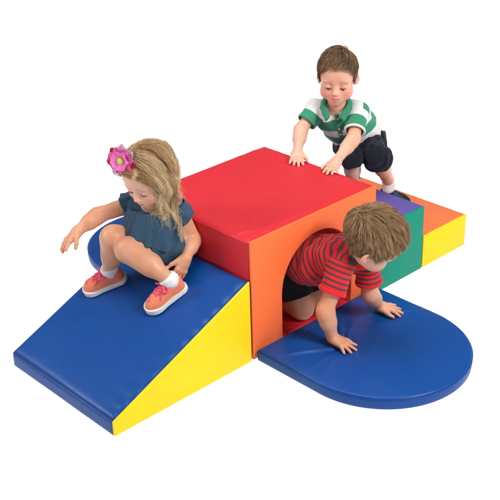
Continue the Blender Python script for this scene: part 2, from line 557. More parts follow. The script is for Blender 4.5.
play_mat('blue mat with rounded end lying in front of the orange tunnel arch', 0.357, -0.332, -0.012, -1,
         [(0.24, -0.245, 0.007, 0.0065, 0.17, 31), (0.565, -0.20, 0.007, 0.005, 0.13, 33), (0.33, -0.06, 0.004, 0.005, 0.14, 35)], 40)
play_mat('blue mat with rounded end behind the ramp, mostly hidden by the girl', 0.357, 0.980, D + 0.012, 1, [], 50)

# ------------------------------------------------------------------ distance-field modelling
def smin(a, b, k):
    h = np.maximum(k - np.abs(a - b), 0) / k
    return np.minimum(a, b) - h * h * k * 0.25
def smax(a, b, k):
    return -smin(-a, -b, k)
def rcone(x, y, z, p, q, r1, r2):
    p, q = np.asarray(p, float), np.asarray(q, float)
    v = q - p
    vv = float(v @ v) + 1e-12
    dx, dy, dz = x - p[0], y - p[1], z - p[2]
    t = np.clip((dx * v[0] + dy * v[1] + dz * v[2]) / vv, 0, 1)
    return np.sqrt((dx - t * v[0]) ** 2 + (dy - t * v[1]) ** 2 + (dz - t * v[2]) ** 2) - (r1 + t * (r2 - r1))
def ellip(x, y, z, c, r):
    dx, dy, dz = x - c[0], y - c[1], z - c[2]
    k0 = np.sqrt((dx / r[0]) ** 2 + (dy / r[1]) ** 2 + (dz / r[2]) ** 2)
    k1 = np.sqrt((dx / r[0] ** 2) ** 2 + (dy / r[1] ** 2) ** 2 + (dz / r[2] ** 2) ** 2) + 1e-9
    return k0 * (k0 - 1) / k1
def rbox(x, y, z, c, h, r):
    qx, qy, qz = np.abs(x - c[0]) - h[0] + r, np.abs(y - c[1]) - h[1] + r, np.abs(z - c[2]) - h[2] + r
    return np.sqrt(np.maximum(qx, 0) ** 2 + np.maximum(qy, 0) ** 2 + np.maximum(qz, 0) ** 2) + np.minimum(np.maximum(qx, np.maximum(qy, qz)), 0) - r

class Frame:
    """local frame: columns right (x), forward (y), up (z)"""
    def __init__(self, o, F, U, s=1.0):
        F = nrm(F)
        Rr = nrm(np.cross(F, U))
        self.R = np.stack([Rr, F, np.cross(Rr, F)])
        self.o, self.s = np.asarray(o, float), s
    def local(self, x, y, z):
        d = (x - self.o[0], y - self.o[1], z - self.o[2])
        return [(self.R[i, 0] * d[0] + self.R[i, 1] * d[1] + self.R[i, 2] * d[2]) / self.s for i in range(3)]
    def loc(self, P):
        return ((np.asarray(P) - self.o) @ self.R.T) / self.s
    def w(self, p):
        return self.o + self.s * (np.asarray(p, float) @ self.R)
    def d(self, v):
        return np.asarray(v, float) @ self.R

class Vol:
    def __init__(self, lo, hi, h):
        self.lo, self.h = np.asarray(lo, float), h
        self.n = np.ceil((np.asarray(hi, float) - self.lo) / h).astype(int) + 1
        self.d = np.full(self.n, 0.25, np.float32)
        self.ax = [(self.lo[i] + h * np.arange(self.n[i])).astype(np.float32) for i in range(3)]
    def region(self, lo, hi, m=0.0):
        a = np.clip(np.floor((np.asarray(lo) - m - self.lo) / self.h).astype(int), 0, self.n)
        b = np.clip(np.ceil((np.asarray(hi) + m - self.lo) / self.h).astype(int) + 1, 0, self.n)
        sl = tuple(slice(a[i], b[i]) for i in range(3))
        x, y, z = self.ax[0][sl[0]][:, None, None], self.ax[1][sl[1]][None, :, None], self.ax[2][sl[2]][None, None, :]
        return sl, x, y, z
    def put(self, fn, lo, hi, k=0.01, op='add', m=0.03):
        sl, x, y, z = self.region(lo, hi, m)
        if min(s.stop - s.start for s in sl) <= 0:
            return
        d = fn(x, y, z)
        if op == 'add':
            self.d[sl] = smin(self.d[sl], d, k)
        elif op == 'cut':
            self.d[sl] = smax(self.d[sl], -d, k)
        else:
            self.d[sl] = smax(self.d[sl], d, k)
    def rc(self, p, q, r1, r2, k=0.02, op='add', warp=None):
        p, q = np.asarray(p, float), np.asarray(q, float)
        R = max(r1, r2)
        f = (lambda x, y, z: rcone(x, y, z, p, q, r1, r2)) if warp is None else (lambda x, y, z: rcone(x, y, z, p, q, r1, r2) + warp(x, y, z))
        self.put(f, np.minimum(p, q) - R, np.maximum(p, q) + R, k, op, k + 0.012)
    def plane_keep(self, p, n, lo, hi, k=0.004, warp=None):
        """keep the side the normal points away from, inside the box lo..hi only"""
        n = nrm(n)
        f = lambda x, y, z: (x - p[0]) * n[0] + (y - p[1]) * n[1] + (z - p[2]) * n[2] + (0 if warp is None else warp(x, y, z))
        self.put(f, lo, hi, k, 'and', 0)
    def sample(self, P):
        g = (np.asarray(P) - self.lo) / self.h
        g = np.clip(g, 0, self.n - 1.001)
        i = g.astype(int); f = (g - i).astype(np.float32)
        o = 0
        for a in (0, 1):
            for b in (0, 1):
                for c in (0, 1):
                    w = (f[:, 0] if a else 1 - f[:, 0]) * (f[:, 1] if b else 1 - f[:, 1]) * (f[:, 2] if c else 1 - f[:, 2])
                    o = o + w * self.d[i[:, 0] + a, i[:, 1] + b, i[:, 2] + c]
        return o
    def grad(self, P):
        e = self.h * 1.2
        g = np.stack([self.sample(P + e * np.eye(3)[i]) - self.sample(P - e * np.eye(3)[i]) for i in range(3)], 1)
        return g / (np.linalg.norm(g, axis=1)[:, None] + 1e-9)
    def march(self, p, d, far=0.5):
        """first surface point met coming from outside along -d towards p"""
        d = nrm(d)
        t = far
        for _ in range(200):
            v = float(self.sample((np.asarray(p) + d * t)[None])[0])
            if v < 0.0005 or t <= 0: break
            t -= min(max(v * 0.7, 0.0006), 0.02)
        return np.asarray(p) + d * t
    def surface(self):
        """naive surface nets"""
        d = self.d
        s = d < 0
        c = np.zeros(np.array(d.shape) - 1, np.uint8)
        for a in (0, 1):
            for b in (0, 1):
                for e in (0, 1):
                    c += s[a:d.shape[0] - 1 + a, b:d.shape[1] - 1 + b, e:d.shape[2] - 1 + e]
        mixd = (c > 0) & (c < 8)
        I = np.argwhere(mixd)
        idx = np.full(c.shape, -1, np.int32)
        idx[mixd] = np.arange(len(I))
        corner = {}
        for a in (0, 1):
            for b in (0, 1):
                for e in (0, 1):
                    corner[a, b, e] = d[I[:, 0] + a, I[:, 1] + b, I[:, 2] + e]
        acc = np.zeros((len(I), 3)); cnt = np.zeros(len(I))
        for ax in range(3):
            for b in (0, 1):
                for e in (0, 1):
                    k0 = [0, 0, 0]; o = [i for i in range(3) if i != ax]
                    k0[o[0]], k0[o[1]] = b, e
                    k1 = list(k0); k1[ax] = 1
                    v0, v1 = corner[tuple(k0)], corner[tuple(k1)]
                    m = (v0 < 0) != (v1 < 0)
                    t = np.where(m, v0 / np.where(m, v0 - v1, 1), 0)
                    p = np.tile(np.array(k0, float), (len(I), 1)); p[:, ax] = t
                    acc += p * m[:, None]; cnt += m
        V = self.lo + self.h * (I + acc / cnt[:, None])
        Q = []
        n = np.array(c.shape)
        for ax in range(3):
            o1, o2 = (ax + 1) % 3, (ax + 2) % 3
            sl0 = [slice(None)] * 3; sl1 = [slice(None)] * 3
            sl0[ax] = slice(0, d.shape[ax] - 1); sl1[ax] = slice(1, d.shape[ax])
            for o in (o1, o2):
                sl0[o] = sl1[o] = slice(1, d.shape[o] - 1)
            e0, e1 = s[tuple(sl0)], s[tuple(sl1)]
            for flip, mk in ((False, e0 & ~e1), (True, ~e0 & e1)):
                E = np.argwhere(mk)
                if not len(E): continue
                E[:, o1] += 1; E[:, o2] += 1
                def cell(a, b):
                    F = E.copy(); F[:, o1] -= a; F[:, o2] -= b
                    return idx[F[:, 0], F[:, 1], F[:, 2]]
                q = np.stack([cell(1, 1), cell(0, 1), cell(0, 0), cell(1, 0)], 1)
                Q.append(q[:, ::-1] if flip else q)
        Q = np.concatenate(Q)
        return V, Q

def folds(seed, freq, amp, axis=None, squeeze=0.35):
    """gentle cloth folds: warped sines, longer along axis when one is given"""
    r = np.random.default_rng(seed)
    ws = []
    for i in range(5):
        v = r.normal(size=3)
        if axis is not None:
            a = nrm(axis); v = v - a * (v @ a) * (1 - squeeze)
        v = nrm(v) * freq * r.uniform(0.6, 1.7)
        ws.append((v, r.uniform(0, 6.28), r.normal(size=3) * freq * 0.35))
    def f(x, y, z):
        o = 0
        for v, ph, w in ws:
            o = o + np.sin(x * v[0] + y * v[1] + z * v[2] + ph + 1.2 * np.sin(x * w[0] + y * w[1] + z * w[2] + ph))
        return (amp / 2.5) * o
    return f

# ------------------------------------------------------------------ anatomy
def head_sdf(x, y, z, ears=True, face=True):
    """child's head in local metres: x right, y forward, z up, centre of the skull near the origin"""
    d = ellip(x, y, z, (0, -0.014, 0.030), (0.071, 0.088, 0.077))
    d = smin(d, ellip(x, y, z, (0, 0.020, -0.034), (0.054, 0.055, 0.058)), 0.035)
    d = smin(d, ellip(x, y, z, (0, 0.036, 0.030), (0.054, 0.038, 0.044)), 0.03)
    ax = np.abs(x)
    if face:
        d = smin(d, ellip(ax, y, z, (0.035, 0.042, -0.042), (0.028, 0.029, 0.028)), 0.022)       # cheeks
        d = smin(d, ellip(x, y, z, (0, 0.055, -0.082), (0.019, 0.018, 0.015)), 0.022)             # chin
        d = smin(d, ellip(x, y, z, (0, 0.060, -0.056), (0.027, 0.022, 0.022)), 0.020)             # muzzle
        d = smax(d, -ellip(ax, y, z, (0.029, 0.086, -0.005), (0.019, 0.012, 0.012)), 0.018)       # eye sockets
        d = smin(d, ellip(ax, y, z, (0.0285, 0.0625, -0.008), (0.0155, 0.0135, 0.0125)), 0.005)   # closed lids over the eyeballs
        lid = np.sqrt(((ax - 0.0285) / 0.0140) ** 2 + ((z + 0.0040) / 0.0090) ** 2)
        crease = np.abs(lid - 1.0) * 0.010 + 0.02 * (z < -0.007)
        d = d + 0.0012 * np.exp(-(crease / 0.0016) ** 2) * (y > 0.05)
        d = smin(d, ellip(ax, y, z, (0.026, 0.066, 0.012), (0.022, 0.008, 0.006)), 0.012)         # brow ridge
        d = smin(d, rcone(x, y, z, (0, 0.070, 0.000), (0, 0.0855, -0.027), 0.0062, 0.0078), 0.014)
        d = smin(d, ellip(x, y, z, (0, 0.0875, -0.0300), (0.0100, 0.0090, 0.0084)), 0.006)        # nose tip
        d = smin(d, ellip(ax, y, z, (0.0100, 0.0795, -0.0330), (0.0058, 0.0072, 0.0056)), 0.005)  # wings
        d = smax(d, -ellip(ax, y, z, (0.0050, 0.0865, -0.0392), (0.0030, 0.0040, 0.0030)), 0.003) # nostrils
        d = smin(d, rcone(ax, y, z, (0.0, 0.0805, -0.0520), (0.0165, 0.0735, -0.0556), 0.0046, 0.0026), 0.006)  # upper lip
        d = smin(d, rcone(ax, y, z, (0.0, 0.0790, -0.0615), (0.0135, 0.0735, -0.0580), 0.0052, 0.0026), 0.006)  # lower lip
        d = smax(d, -rcone(ax, y, z, (0.0, 0.0865, -0.0567), (0.0185, 0.0772, -0.0560), 0.0016, 0.0012), 0.003) # mouth line
        d = smax(d, -rcone(x, y, z, (0, 0.0860, -0.0425), (0, 0.0855, -0.0480), 0.0022, 0.0026), 0.005)         # philtrum
    if ears:
        ex, ey, ez = ax - 0.0695, y + 0.012, z + 0.012
        # tilt outwards
        e1 = ex * 0.86 + ey * 0.5; e2 = -ex * 0.5 + ey * 0.86
        ear = ellip(e1, e2, ez, (0.003, -0.004, 0), (0.0070, 0.0150, 0.0225))
        ear = smax(ear, -ellip(e1, e2, ez, (0.0095, -0.002, 0.003), (0.0062, 0.0088, 0.0130)), 0.004)
        ear = smin(ear, ellip(e1, e2, ez, (0.0065, 0.008, -0.004), (0.0035, 0.004, 0.006)), 0.003)
        d = smin(d, ear, 0.006)
    return d

FING = ((-0.0205, 0.0485, 0.029, 0.0058), (-0.0070, 0.0535, 0.036, 0.0064), (0.0070, 0.0545, 0.040, 0.0066), (0.0205, 0.0515, 0.035, 0.0064))
def hand_points(curl, spread, thumb):
    """finger joint chains in a frame with y to the fingertips, z out of the back, +x the thumb side"""
    ch = []
    for i, (fx, fy, ln, r) in enumerate(FING):
        a = spread * (i - 1.5) * 0.35
        bend = curl[i] if hasattr(curl, '__len__') else curl
        p = np.array((fx, fy, 0.001)); pts = [p]
        ang = 0.10 * bend
        for seg, fr in enumerate((0.42, 0.32, 0.26)):
            ang += bend * (0.55, 0.65, 0.45)[seg]
            dr = np.array((math.sin(a) * math.cos(ang), math.cos(a) * math.cos(ang), -math.sin(ang)))
            p = p + dr * ln * fr; pts.append(p)
        ch.append((pts, [r * 1.08, r, r * 0.93, r * 0.80]))
    tx, ty, tz = thumb
    t0 = np.array((0.016, 0.012, -0.003)); t1 = t0 + np.array((0.013, 0.013, -0.002))
    t2 = t1 + np.array((0.010 * tx, 0.018 * ty, 0.014 * tz)); t3 = t2 + np.array((0.004 * tx, 0.016 * ty, 0.012 * tz))
    ch.append(([t0, t1, t2, t3], [0.0098, 0.0090, 0.0076, 0.0060]))
    return ch

def hand_sdf(x, y, z, chains):
    d = rbox(x, y, z, (0, 0.030, 0), (0.0255, 0.0275, 0.0105), 0.0098)
    d = smin(d, rcone(x, y, z, (0, -0.004, 0), (0, 0.018, 0), 0.0160, 0.0150), 0.016)
    d = smin(d, ellip(x, y, z, (0.012, 0.018, -0.006), (0.014, 0.018, 0.010)), 0.01)
    for i, (pts, rad) in enumerate(chains):
        f = None
        for a in range(3):
            g = rcone(x, y, z, pts[a], pts[a + 1], rad[a], rad[a + 1])
            f = g if f is None else smin(f, g, 0.002)
        if i < 4:       # knuckle and dimple
            f = smin(f, ellip(x, y, z, (pts[0][0], pts[0][1] - 0.002, 0.003), (0.0065, 0.0075, 0.0075)), 0.004)
        d = smin(d, f, 0.006 if i < 4 else 0.010) if i < 4 else smin(d, f, 0.010)
    return d

SKIN = A(0.755, 0.445, 0.330)

def add_hand(V, J, side, F, N, s, curl, spread=1.0, thumb=(1, 1, -0.3)):
    fr = Frame(J, F, N, s)
    mir = -1.0 if side == 'R' else 1.0    # the thumb lies on local -x for a right hand
    ch = hand_points(curl, spread, thumb)
    def f(x, y, z):
        lx, ly, lz = fr.local(x, y, z)
        return hand_sdf(lx * mir, ly, lz, ch) * s
    c = fr.w((0, 0.045, 0))
    V.put(f, c - 0.085 * s, c + 0.085 * s, 0.010)
    tips = [fr.w(np.array(p[0][3]) * (mir, 1, 1)) for p in ch]
    kn = [fr.w(np.array(p[0][0]) * (mir, 1, 1)) for p in ch]
    return fr, tips, kn

def limb(V, a, b, c, ra, rb, rc_, k=0.02, bulge=None):
    V.rc(a, b, ra, rb, k)
    V.rc(b, c, rb, rc_, k)
    if bulge:
        t, r, off = bulge
        m0, m1 = mix(b, c, t - 0.12), mix(b, c, t + 0.12)
        V.rc(np.asarray(m0) + off, np.asarray(m1) + off, r, r, k)

def torso_prims(J, grow=0.0, wide=1.0):
    Rv = nrm(np.asarray(J['shoulderR']) - np.asarray(J['shoulderL']))
    pv, ch, nk = (np.asarray(J[k], float) for k in ('pelvis', 'chest', 'neck'))
    be = mix(pv, ch, 0.5) + np.asarray(J.get('belly', (0, 0, 0)), float)
    out = []
    for s in (-1, 1):
        o = Rv * s * 0.030 * wide
        out.append((pv + o, be + o * 1.05, 0.066 + grow, 0.072 + grow))
        out.append((be + o * 1.05, ch + o * 1.1, 0.072 + grow, 0.066 + grow))
        out.append((mix(ch, nk, 0.35) + o * 0.8, np.asarray(J['shoulderR' if s > 0 else 'shoulderL'], float), 0.050 + grow, 0.036 + grow))
    return out

def build_body(J, hd, lo, hi, h, hands, feet=None, arm=(0.033, 0.027, 0.019), leg=(0.056, 0.043, 0.029), knee_fat=0.0):
    V = Vol(lo, hi, h)
    for p, q, r1, r2 in torso_prims(J):
        V.rc(p, q, r1, r2, 0.04)
    V.rc(J['hipR'], J['hipL'], 0.066, 0.066, 0.04)
    V.rc(J['neck'], hd.w((0, -0.012, -0.045)), 0.034, 0.033, 0.03)
    V.rc(mix(J['chest'], J['neck'], 0.6), J['neck'], 0.05, 0.036, 0.03)
    for s in 'RL':
        limb(V, J['shoulder' + s], J['elbow' + s], J['wrist' + s], arm[0], arm[1], arm[2], 0.018,
             bulge=(0.28, arm[1] * 1.06, (0, 0, 0)))
        if 'knee' + s in J:
            k, a, hp = (np.asarray(J[n + s], float) for n in ('knee', 'ankle', 'hip'))
            back = nrm(mix(hp, a, 0.5) - k) * 0.012
            limb(V, hp, k, a, leg[0], leg[1], leg[2], 0.022, bulge=(0.34, leg[1] * 0.93, back))
    def fh(x, y, z):
        lx, ly, lz = hd.local(x, y, z)
        return head_sdf(lx, ly, lz) * hd.s
    V.put(fh, hd.o - 0.125 * hd.s, hd.o + 0.125 * hd.s, 0.014)
    info = []
    for a in hands:
        info.append(add_hand(V, *a))
    for f in (feet or []):
        f(V)
    return V, info

def skin_tint(P, hd, J, info, base=SKIN, tan=None):
    P = np.asarray(P)
    c = np.tile(base, (len(P), 1))
    def blend(mask, col):
        nonlocal c
        c = c * (1 - mask[:, None]) + np.asarray(col) * mask[:, None]
    limbs_mask = np.clip((np.linalg.norm(P - hd.o, axis=1) - 0.13 * hd.s) / 0.04, 0, 1)
    if tan is not None:
        blend(limbs_mask, tan)
    l = hd.loc(P)
    ax = np.abs(l[:, 0])
    near = np.linalg.norm(l, axis=1) < 0.16
    ck = np.exp(-((ax - 0.040) / 0.020) ** 2 - ((l[:, 2] + 0.042) / 0.019) ** 2) * (l[:, 1] > 0.01) * near
    blend(0.50 * ck, (0.76, 0.235, 0.195))
    ns = np.exp(-((ax) / 0.012) ** 2 - ((l[:, 2] + 0.031) / 0.009) ** 2) * (l[:, 1] > 0.078) * near
    blend(0.35 * ns, (0.78, 0.28, 0.22))
    zl = -0.0567 + 0.03 * ax
    half = np.clip(0.0072 * (1 - (ax / 0.0185) ** 2), 0, 1)
    lip = np.clip((half - np.abs(l[:, 2] - zl) + 0.0012) / 0.002, 0, 1) * (ax < 0.0185) * (l[:, 1] > 0.068) * near
    blend(0.75 * lip, (0.58, 0.16, 0.14))
    bz = 0.0165 - 0.9 * np.maximum(ax - 0.030, 0) ** 1.0 * 0.35
    brow = np.exp(-((l[:, 2] - bz) / 0.0030) ** 2) * (ax > 0.013) * (ax < 0.047) * (l[:, 1] > 0.045) * near
    blend(0.42 * brow, (0.30, 0.16, 0.085))
    ear = (ax > 0.069) * near * (l[:, 1] < 0.02)
    blend(0.35 * ear, (0.78, 0.28, 0.21))
    lids = np.exp(-(((ax - 0.0285) / 0.014) ** 2 + ((l[:, 2] + 0.006) / 0.009) ** 2)) * (l[:, 1] > 0.05) * near
    blend(0.25 * lids, (0.70, 0.29, 0.23))
    for fr, tips, kn in info:
        for t in tips:
            blend(0.35 * np.exp(-(np.linalg.norm(P - t, axis=1) / 0.012) ** 2), (0.80, 0.30, 0.24))
        for t in kn:
            blend(0.22 * np.exp(-(np.linalg.norm(P - t, axis=1) / 0.010) ** 2), (0.72, 0.28, 0.21))
    for k in ('kneeR', 'kneeL', 'elbowR', 'elbowL'):
        if k in J:
            blend(0.22 * np.exp(-(np.linalg.norm(P - np.asarray(J[k]), axis=1) / 0.045) ** 2), (0.74, 0.30, 0.21))
    return c

def lashes(hd, parent, base, mat, V=None, thick=0.0021):
    """dark lash line along the lowered lid of each eye"""
    for s in (-1, 1):
        pts = []
        for i in range(15):
            t = i / 14
            x = 0.0285 + (t - 0.5) * 0.0245
            z = -0.0140 + 0.0018 * (2 * t - 1) ** 2 - 0.001 * t
            p = V.march(hd.w((s * x, 0.02, z)), hd.d((0, 1, 0)), 0.12)
            pts.append(p + hd.d((0, 1, 0)) * 0.0004)
        pts = np.array(pts)
        rad = thick * hd.s * np.sin(np.pi * np.linspace(0.12, 0.92, 15)) + 0.0004
        v, q = tube(pts, rad, 6)
        mesh_object('eyelashes', v, q, mat, parent, base)

def eyes(hd, parent, base, V, white, iris):
    """the sliver of eyeball and iris showing under a lowered lid"""
    for s in (-1, 1):
        p = V.march(hd.w((s * 0.0285, 0.02, -0.0178)), hd.d((0, 1, 0)), 0.12)
        for nm, rad, fw_, m in (('eye', (.0098, .0046, .0046), -.0030, white), ('iris', (.0054, .0046, .0044), -.0018, iris)):
            bm = bmesh.new()
            bmesh.ops.create_uvsphere(bm, u_segments=20, v_segments=12, radius=1.0)
            rot = Matrix([list(hd.R[0]), list(hd.R[1]), list(hd.R[2])]).transposed().to_4x4()
            c = p + hd.d((0, fw_, 0.0004)) * hd.s - base
            bmesh.ops.transform(bm, matrix=Matrix.Translation(c) @ rot @ Matrix.Diagonal((rad[0] * hd.s, rad[1] * hd.s, rad[2] * hd.s, 1)), verts=bm.verts)
            bm_object(nm, bm, m, parent)

# ------------------------------------------------------------------ hair
def strands_mesh(name, S, width, mat, parent, base, shade, extra=None, sides=3, tip=0.0):
    """S: (n strands, m points, 3) as thin tapering three-sided tubes, one mesh"""
    n, m, _ = S.shape
    T = np.gradient(S, axis=1)
    T /= np.linalg.norm(T, axis=2, keepdims=True) + 1e-9
    ref = np.tile(nrm((0.3, 0.2, 0.93)), (n, m, 1))
    a = np.cross(T, ref); a /= np.linalg.norm(a, axis=2, keepdims=True) + 1e-9
    b = np.cross(T, a)
    t = np.linspace(0, 1, m)
    w = (width[:, None] * (1.0 - 0.75 * t[None] ** 2.0))[..., None]
    vs = []
    for k in range(sides):
        an = 2 * math.pi * k / sides
        vs.append(S + (a * math.cos(an) + b * math.sin(an)) * w)
    V = np.stack(vs, 2).reshape(-1, 3)
    idx = np.arange(n * m * sides).reshape(n, m, sides)
    cu, nx = idx[:, :-1], idx[:, 1:]
    q = np.stack([cu, np.roll(cu, -1, 2), np.roll(nx, -1, 2), nx], -1).reshape(-1, 4)
    sh = np.clip(np.repeat(shade[:, None] + tip * (t[None] - 0.4), sides, axis=1).ravel(), 0, 1)
    if extra is not None:
        ev, eq, es = extra
        q = np.concatenate([q, eq + len(V)])
        V = np.concatenate([V, ev]); sh = np.concatenate([sh, es])
    return mesh_object(name, V, q, mat, parent, base, {'shade': sh})

def hairline(l):
    """lowest z that carries hair as a function of the local y (front to back)"""
    return np.interp(l[:, 1], [-0.12, -0.085, -0.06, -0.032, -0.014, 0.004, 0.020, 0.036, 0.055, 0.075],
                     [-0.065, -0.062, -0.056, -0.034, 0.010, 0.006, -0.012, 0.028, 0.052, 0.064])

def scalp_roots(hd, n, rng, line=hairline, drop=0.0, lin=False):
    out = []
    while sum(len(o) for o in out) < n:
        v = rng.normal(size=(n * 2, 3)); v /= np.linalg.norm(v, axis=1)[:, None]
        p = A(0, -0.010, 0.025) + v * 0.12
        for _ in range(25):
            d = head_sdf(p[:, 0], p[:, 1], p[:, 2], ears=False, face=False)
            p = p - v * d[:, None] * 0.9
        fr = np.clip((p[:, 1] - 0.01) / 0.03, 0, 1) if lin else 1.0
        ok = p[:, 2] > line(p) + rng.normal(size=len(p)) * 0.002 - drop * fr
        out.append(p[ok])
    return np.concatenate(out)[:n]

def hair_cap(hd, h=0.0022, thick=0.0022, line=hairline, seed=3, raise_=0.0):
    c = hd.o
    V = Vol(c - 0.14 * hd.s, c + 0.14 * hd.s, h)
    nf = folds(seed, 90, 0.0016)
    def f(x, y, z):
        lx, ly, lz = hd.local(x, y, z)
        d = head_sdf(lx, ly, lz, ears=False, face=False) - thick
        zl = np.interp(ly, [-0.12, -0.085, -0.06, -0.032, -0.014, 0.004, 0.020, 0.036, 0.055, 0.075],
                       [-0.060, -0.058, -0.052, -0.030, 0.014, 0.012, 0.004, 0.034, 0.058, 0.070])
        zl = zl + raise_ * np.clip((ly - 0.01) / 0.03, 0, 1)
        d = smax(d, (zl - lz) * 0.8, 0.008)
        return d * hd.s + nf(x, y, z)
    V.put(f, c - 0.13 * hd.s, c + 0.13 * hd.s, 0.001, m=0)
    v, q = V.surface()
    return v, q

def short_hair(hd, parent, base, mat, n, seed, whorl, part_dir, length, lift, width, side_len=0.6, messy=0.25, front_cut=0.5, raise_=0.0, clump=0.35):
    """combed short hair: flows away from the crown whorl, front swept along part_dir"""
    rng = np.random.default_rng(seed)
    R = scalp_roots(hd, n, rng, drop=-raise_, lin=True)
    m = 9
    def sd(p): return head_sdf(p[:, 0], p[:, 1], p[:, 2], ears=False, face=False)
    def gr(p):
        e = 0.002
        g = np.stack([sd(p + e * np.eye(3)[i]) - sd(p - e * np.eye(3)[i]) for i in range(3)], 1)
        return g / (np.linalg.norm(g, axis=1)[:, None] + 1e-9)
    nc = n // 11
    cl = rng.integers(0, n, nc)
    # nearest clump root
    own = np.empty(n, int)
    for i in range(0, n, 1000):
        dd = ((R[i:i + 1000, None] - R[cl][None]) ** 2).sum(-1)
        own[i:i + 1000] = dd.argmin(1)
    wob = rng.normal(size=(nc, 3)) * messy
    lenv = length * rng.uniform(0.75, 1.15, n) * (0.75 + 0.5 * rng.random(nc)[own])
    topness = np.clip((R[:, 2] - 0.02) / 0.06, 0, 1)
    lenv = lenv * (side_len + (1 - side_len) * topness)
    front = np.clip((R[:, 1] - 0.0) / 0.06, 0, 1)
    lenv = lenv * (1 - front_cut * front)
    p = R.copy(); pts = [p.copy()]
    wd = A(*whorl)
    lf = lift * rng.uniform(0.6, 1.25, n) * (0.55 + 0.45 * topness)
    swirl = 0.55
    for k in range(1, m):
        t = k / (m - 1)
        g = gr(p)
        away = p - wd
        away -= g * (away * g).sum(1)[:, None]
        away /= np.linalg.norm(away, axis=1)[:, None] + 1e-6
        sw = np.cross(g, away)
        near = np.exp(-(np.linalg.norm(p - wd, axis=1) / 0.042) ** 2)[:, None]
        comb = np.tile(nrm(A(*part_dir) + A(0, .5, .5)), (n, 1))
        d = away * (1 - near) + comb * near * 1.4 + swirl * sw * np.exp(-np.linalg.norm(p - wd, axis=1) / 0.05)[:, None]
        d = d + front[:, None] * A(*part_dir) * 1.1
        d = d + A(0, 0, -1) * (0.25 + 0.9 * (1 - topness))[:, None] + wob[own] + rng.normal(size=(n, 3)) * messy * 0.25
        d -= g * (d * g).sum(1)[:, None] * 0.9
        d /= np.linalg.norm(d, axis=1)[:, None] + 1e-6
        p = p + d * (lenv / (m - 1))[:, None]
        tgt = 0.002 + lf * math.sin(min(1, t * 1.25) * math.pi * 0.5)
        p = p + gr(p) * (tgt - sd(p))[:, None] * 0.8
        pts.append(p.copy())
    S = np.stack(pts, 1)
    # clumping towards each lock's leader
    t = np.linspace(0, 1, m)[None, :, None]
    lead = S[cl][own]
    S = S + (lead - S) * (clump * t ** 1.2)
    # locks at different heights so that light catches some and not others
    up = (rng.normal(size=nc) * 0.0016)[own]
    S = S + gr(S.reshape(-1, 3)).reshape(S.shape) * (up[:, None, None] * t)
    Wd = hd.o + hd.s * (S @ hd.R)
    cv, cq = hair_cap(hd, raise_=raise_)
    sh = np.clip(0.5 + 0.24 * rng.normal(size=nc)[own] + 0.14 * rng.normal(size=n), 0, 1)
    return strands_mesh('hair', Wd, width * rng.uniform(0.7, 1.3, n), mat, parent, base, sh, (cv, cq, np.clip(0.25 + 0.2 * rng.normal(size=len(cv)), 0, 1)))

def person(label, V, hd, J, info, base, tan=None):
    v, q = V.surface()
    o = mesh_object('person', v, q, M['skin'], None, base, {'tint': skin_tint(v, hd, J, info, SKIN, tan)})
    o['label'] = label
    o['category'] = 'child'
    o['group'] = 'children playing on the foam set'
    return o

def J_(**k):
    return {a: np.array(b, float) for a, b in k.items()}

def bounds(pts, m):
    P = np.array(pts)
    return P.min(0) - m, P.max(0) + m

# ------------------------------------------------------------------ clothing fabrics
WHITE, PGREEN, NAVY = (0.74, 0.74, 0.74), (0.042, 0.265, 0.150), (0.010, 0.012, 0.022)
M['polo'] = cloth('striped_polo_fabric', WHITE, attr='stripe', pattern=[(0.0, WHITE), (0.10, PGREEN), (0.235, WHITE), (0.345, PGREEN), (0.455, WHITE)], pattern2=[(0.0, WHITE), (0.30, PGREEN), (0.67, WHITE)])
M['polo_green'] = cloth('green_polo_fabric', PGREEN)
M['navy'] = cloth('navy_twill', NAVY, bump=0.35)
M['red_knit'] = cloth('red_knit', (0.72, 0.018, 0.026))
GREY = (0.088, 0.048, 0.058)
M['striped_knit'] = cloth('striped_knit', GREY, attr='stripe', pattern=[(0.0, (0.72, 0.018, 0.026)), (0.58, GREY)], period=0.0205, pattern2=[(0.0, (0.72, 0.018, 0.026)), (0.58, GREY)])
M['denim'] = cloth('blue_denim', (0.036, 0.078, 0.135), var=0.3, sheen=0.1, bump=0.5)
M['black_denim'] = cloth('black_denim', (0.016, 0.018, 0.024), var=0.4, bump=0.5)
M['coral_canvas'] = cloth('coral_canvas', (0.82, 0.235, 0.130), weave=900, bump=0.4)
M['pink_lace'] = cloth('pink_lace', (0.85, 0.10, 0.20), weave=600)
M['rubber'] = plain('white_rubber', (0.78, 0.77, 0.75), 0.55)
M['black_shoe'] = plain('black_shoe_leather', (0.012, 0.013, 0.018), 0.45, 0.4)
M['blue_shoe'] = plain('blue_shoe_trim', (0.015, 0.05, 0.16), 0.5)
M['grey_rubber'] = plain('grey_rubber', (0.30, 0.30, 0.32), 0.6)
M['lash'] = plain('lash', (0.060, 0.034, 0.026), 0.6)
M['eye_white'] = plain('eye_white', (0.55, 0.50, 0.48), 0.2, 0.5)
M['iris'] = plain('iris', (0.035, 0.030, 0.030), 0.15, 0.5)
M['button'] = plain('button', (0.75, 0.75, 0.74), 0.35, 0.5)
M['brown_hair'] = hair_material('brown_hair', (0.085, 0.043, 0.021), (0.310, 0.180, 0.095))
M['sandy_hair'] = hair_material('sandy_hair', (0.160, 0.082, 0.036), (0.620, 0.385, 0.195))
M['blonde_hair'] = hair_material('blonde_hair', (0.450, 0.250, 0.105), (0.96, 0.77, 0.48), 0.34)
M['petal_pink'] = plain('petal_pink', (0.92, 0.22, 0.57), 0.7)
M['petal_red'] = plain('petal_red', (0.75, 0.025, 0.04), 0.7)
M['petal_white'] = plain('petal_white', (0.88, 0.78, 0.82), 0.7)
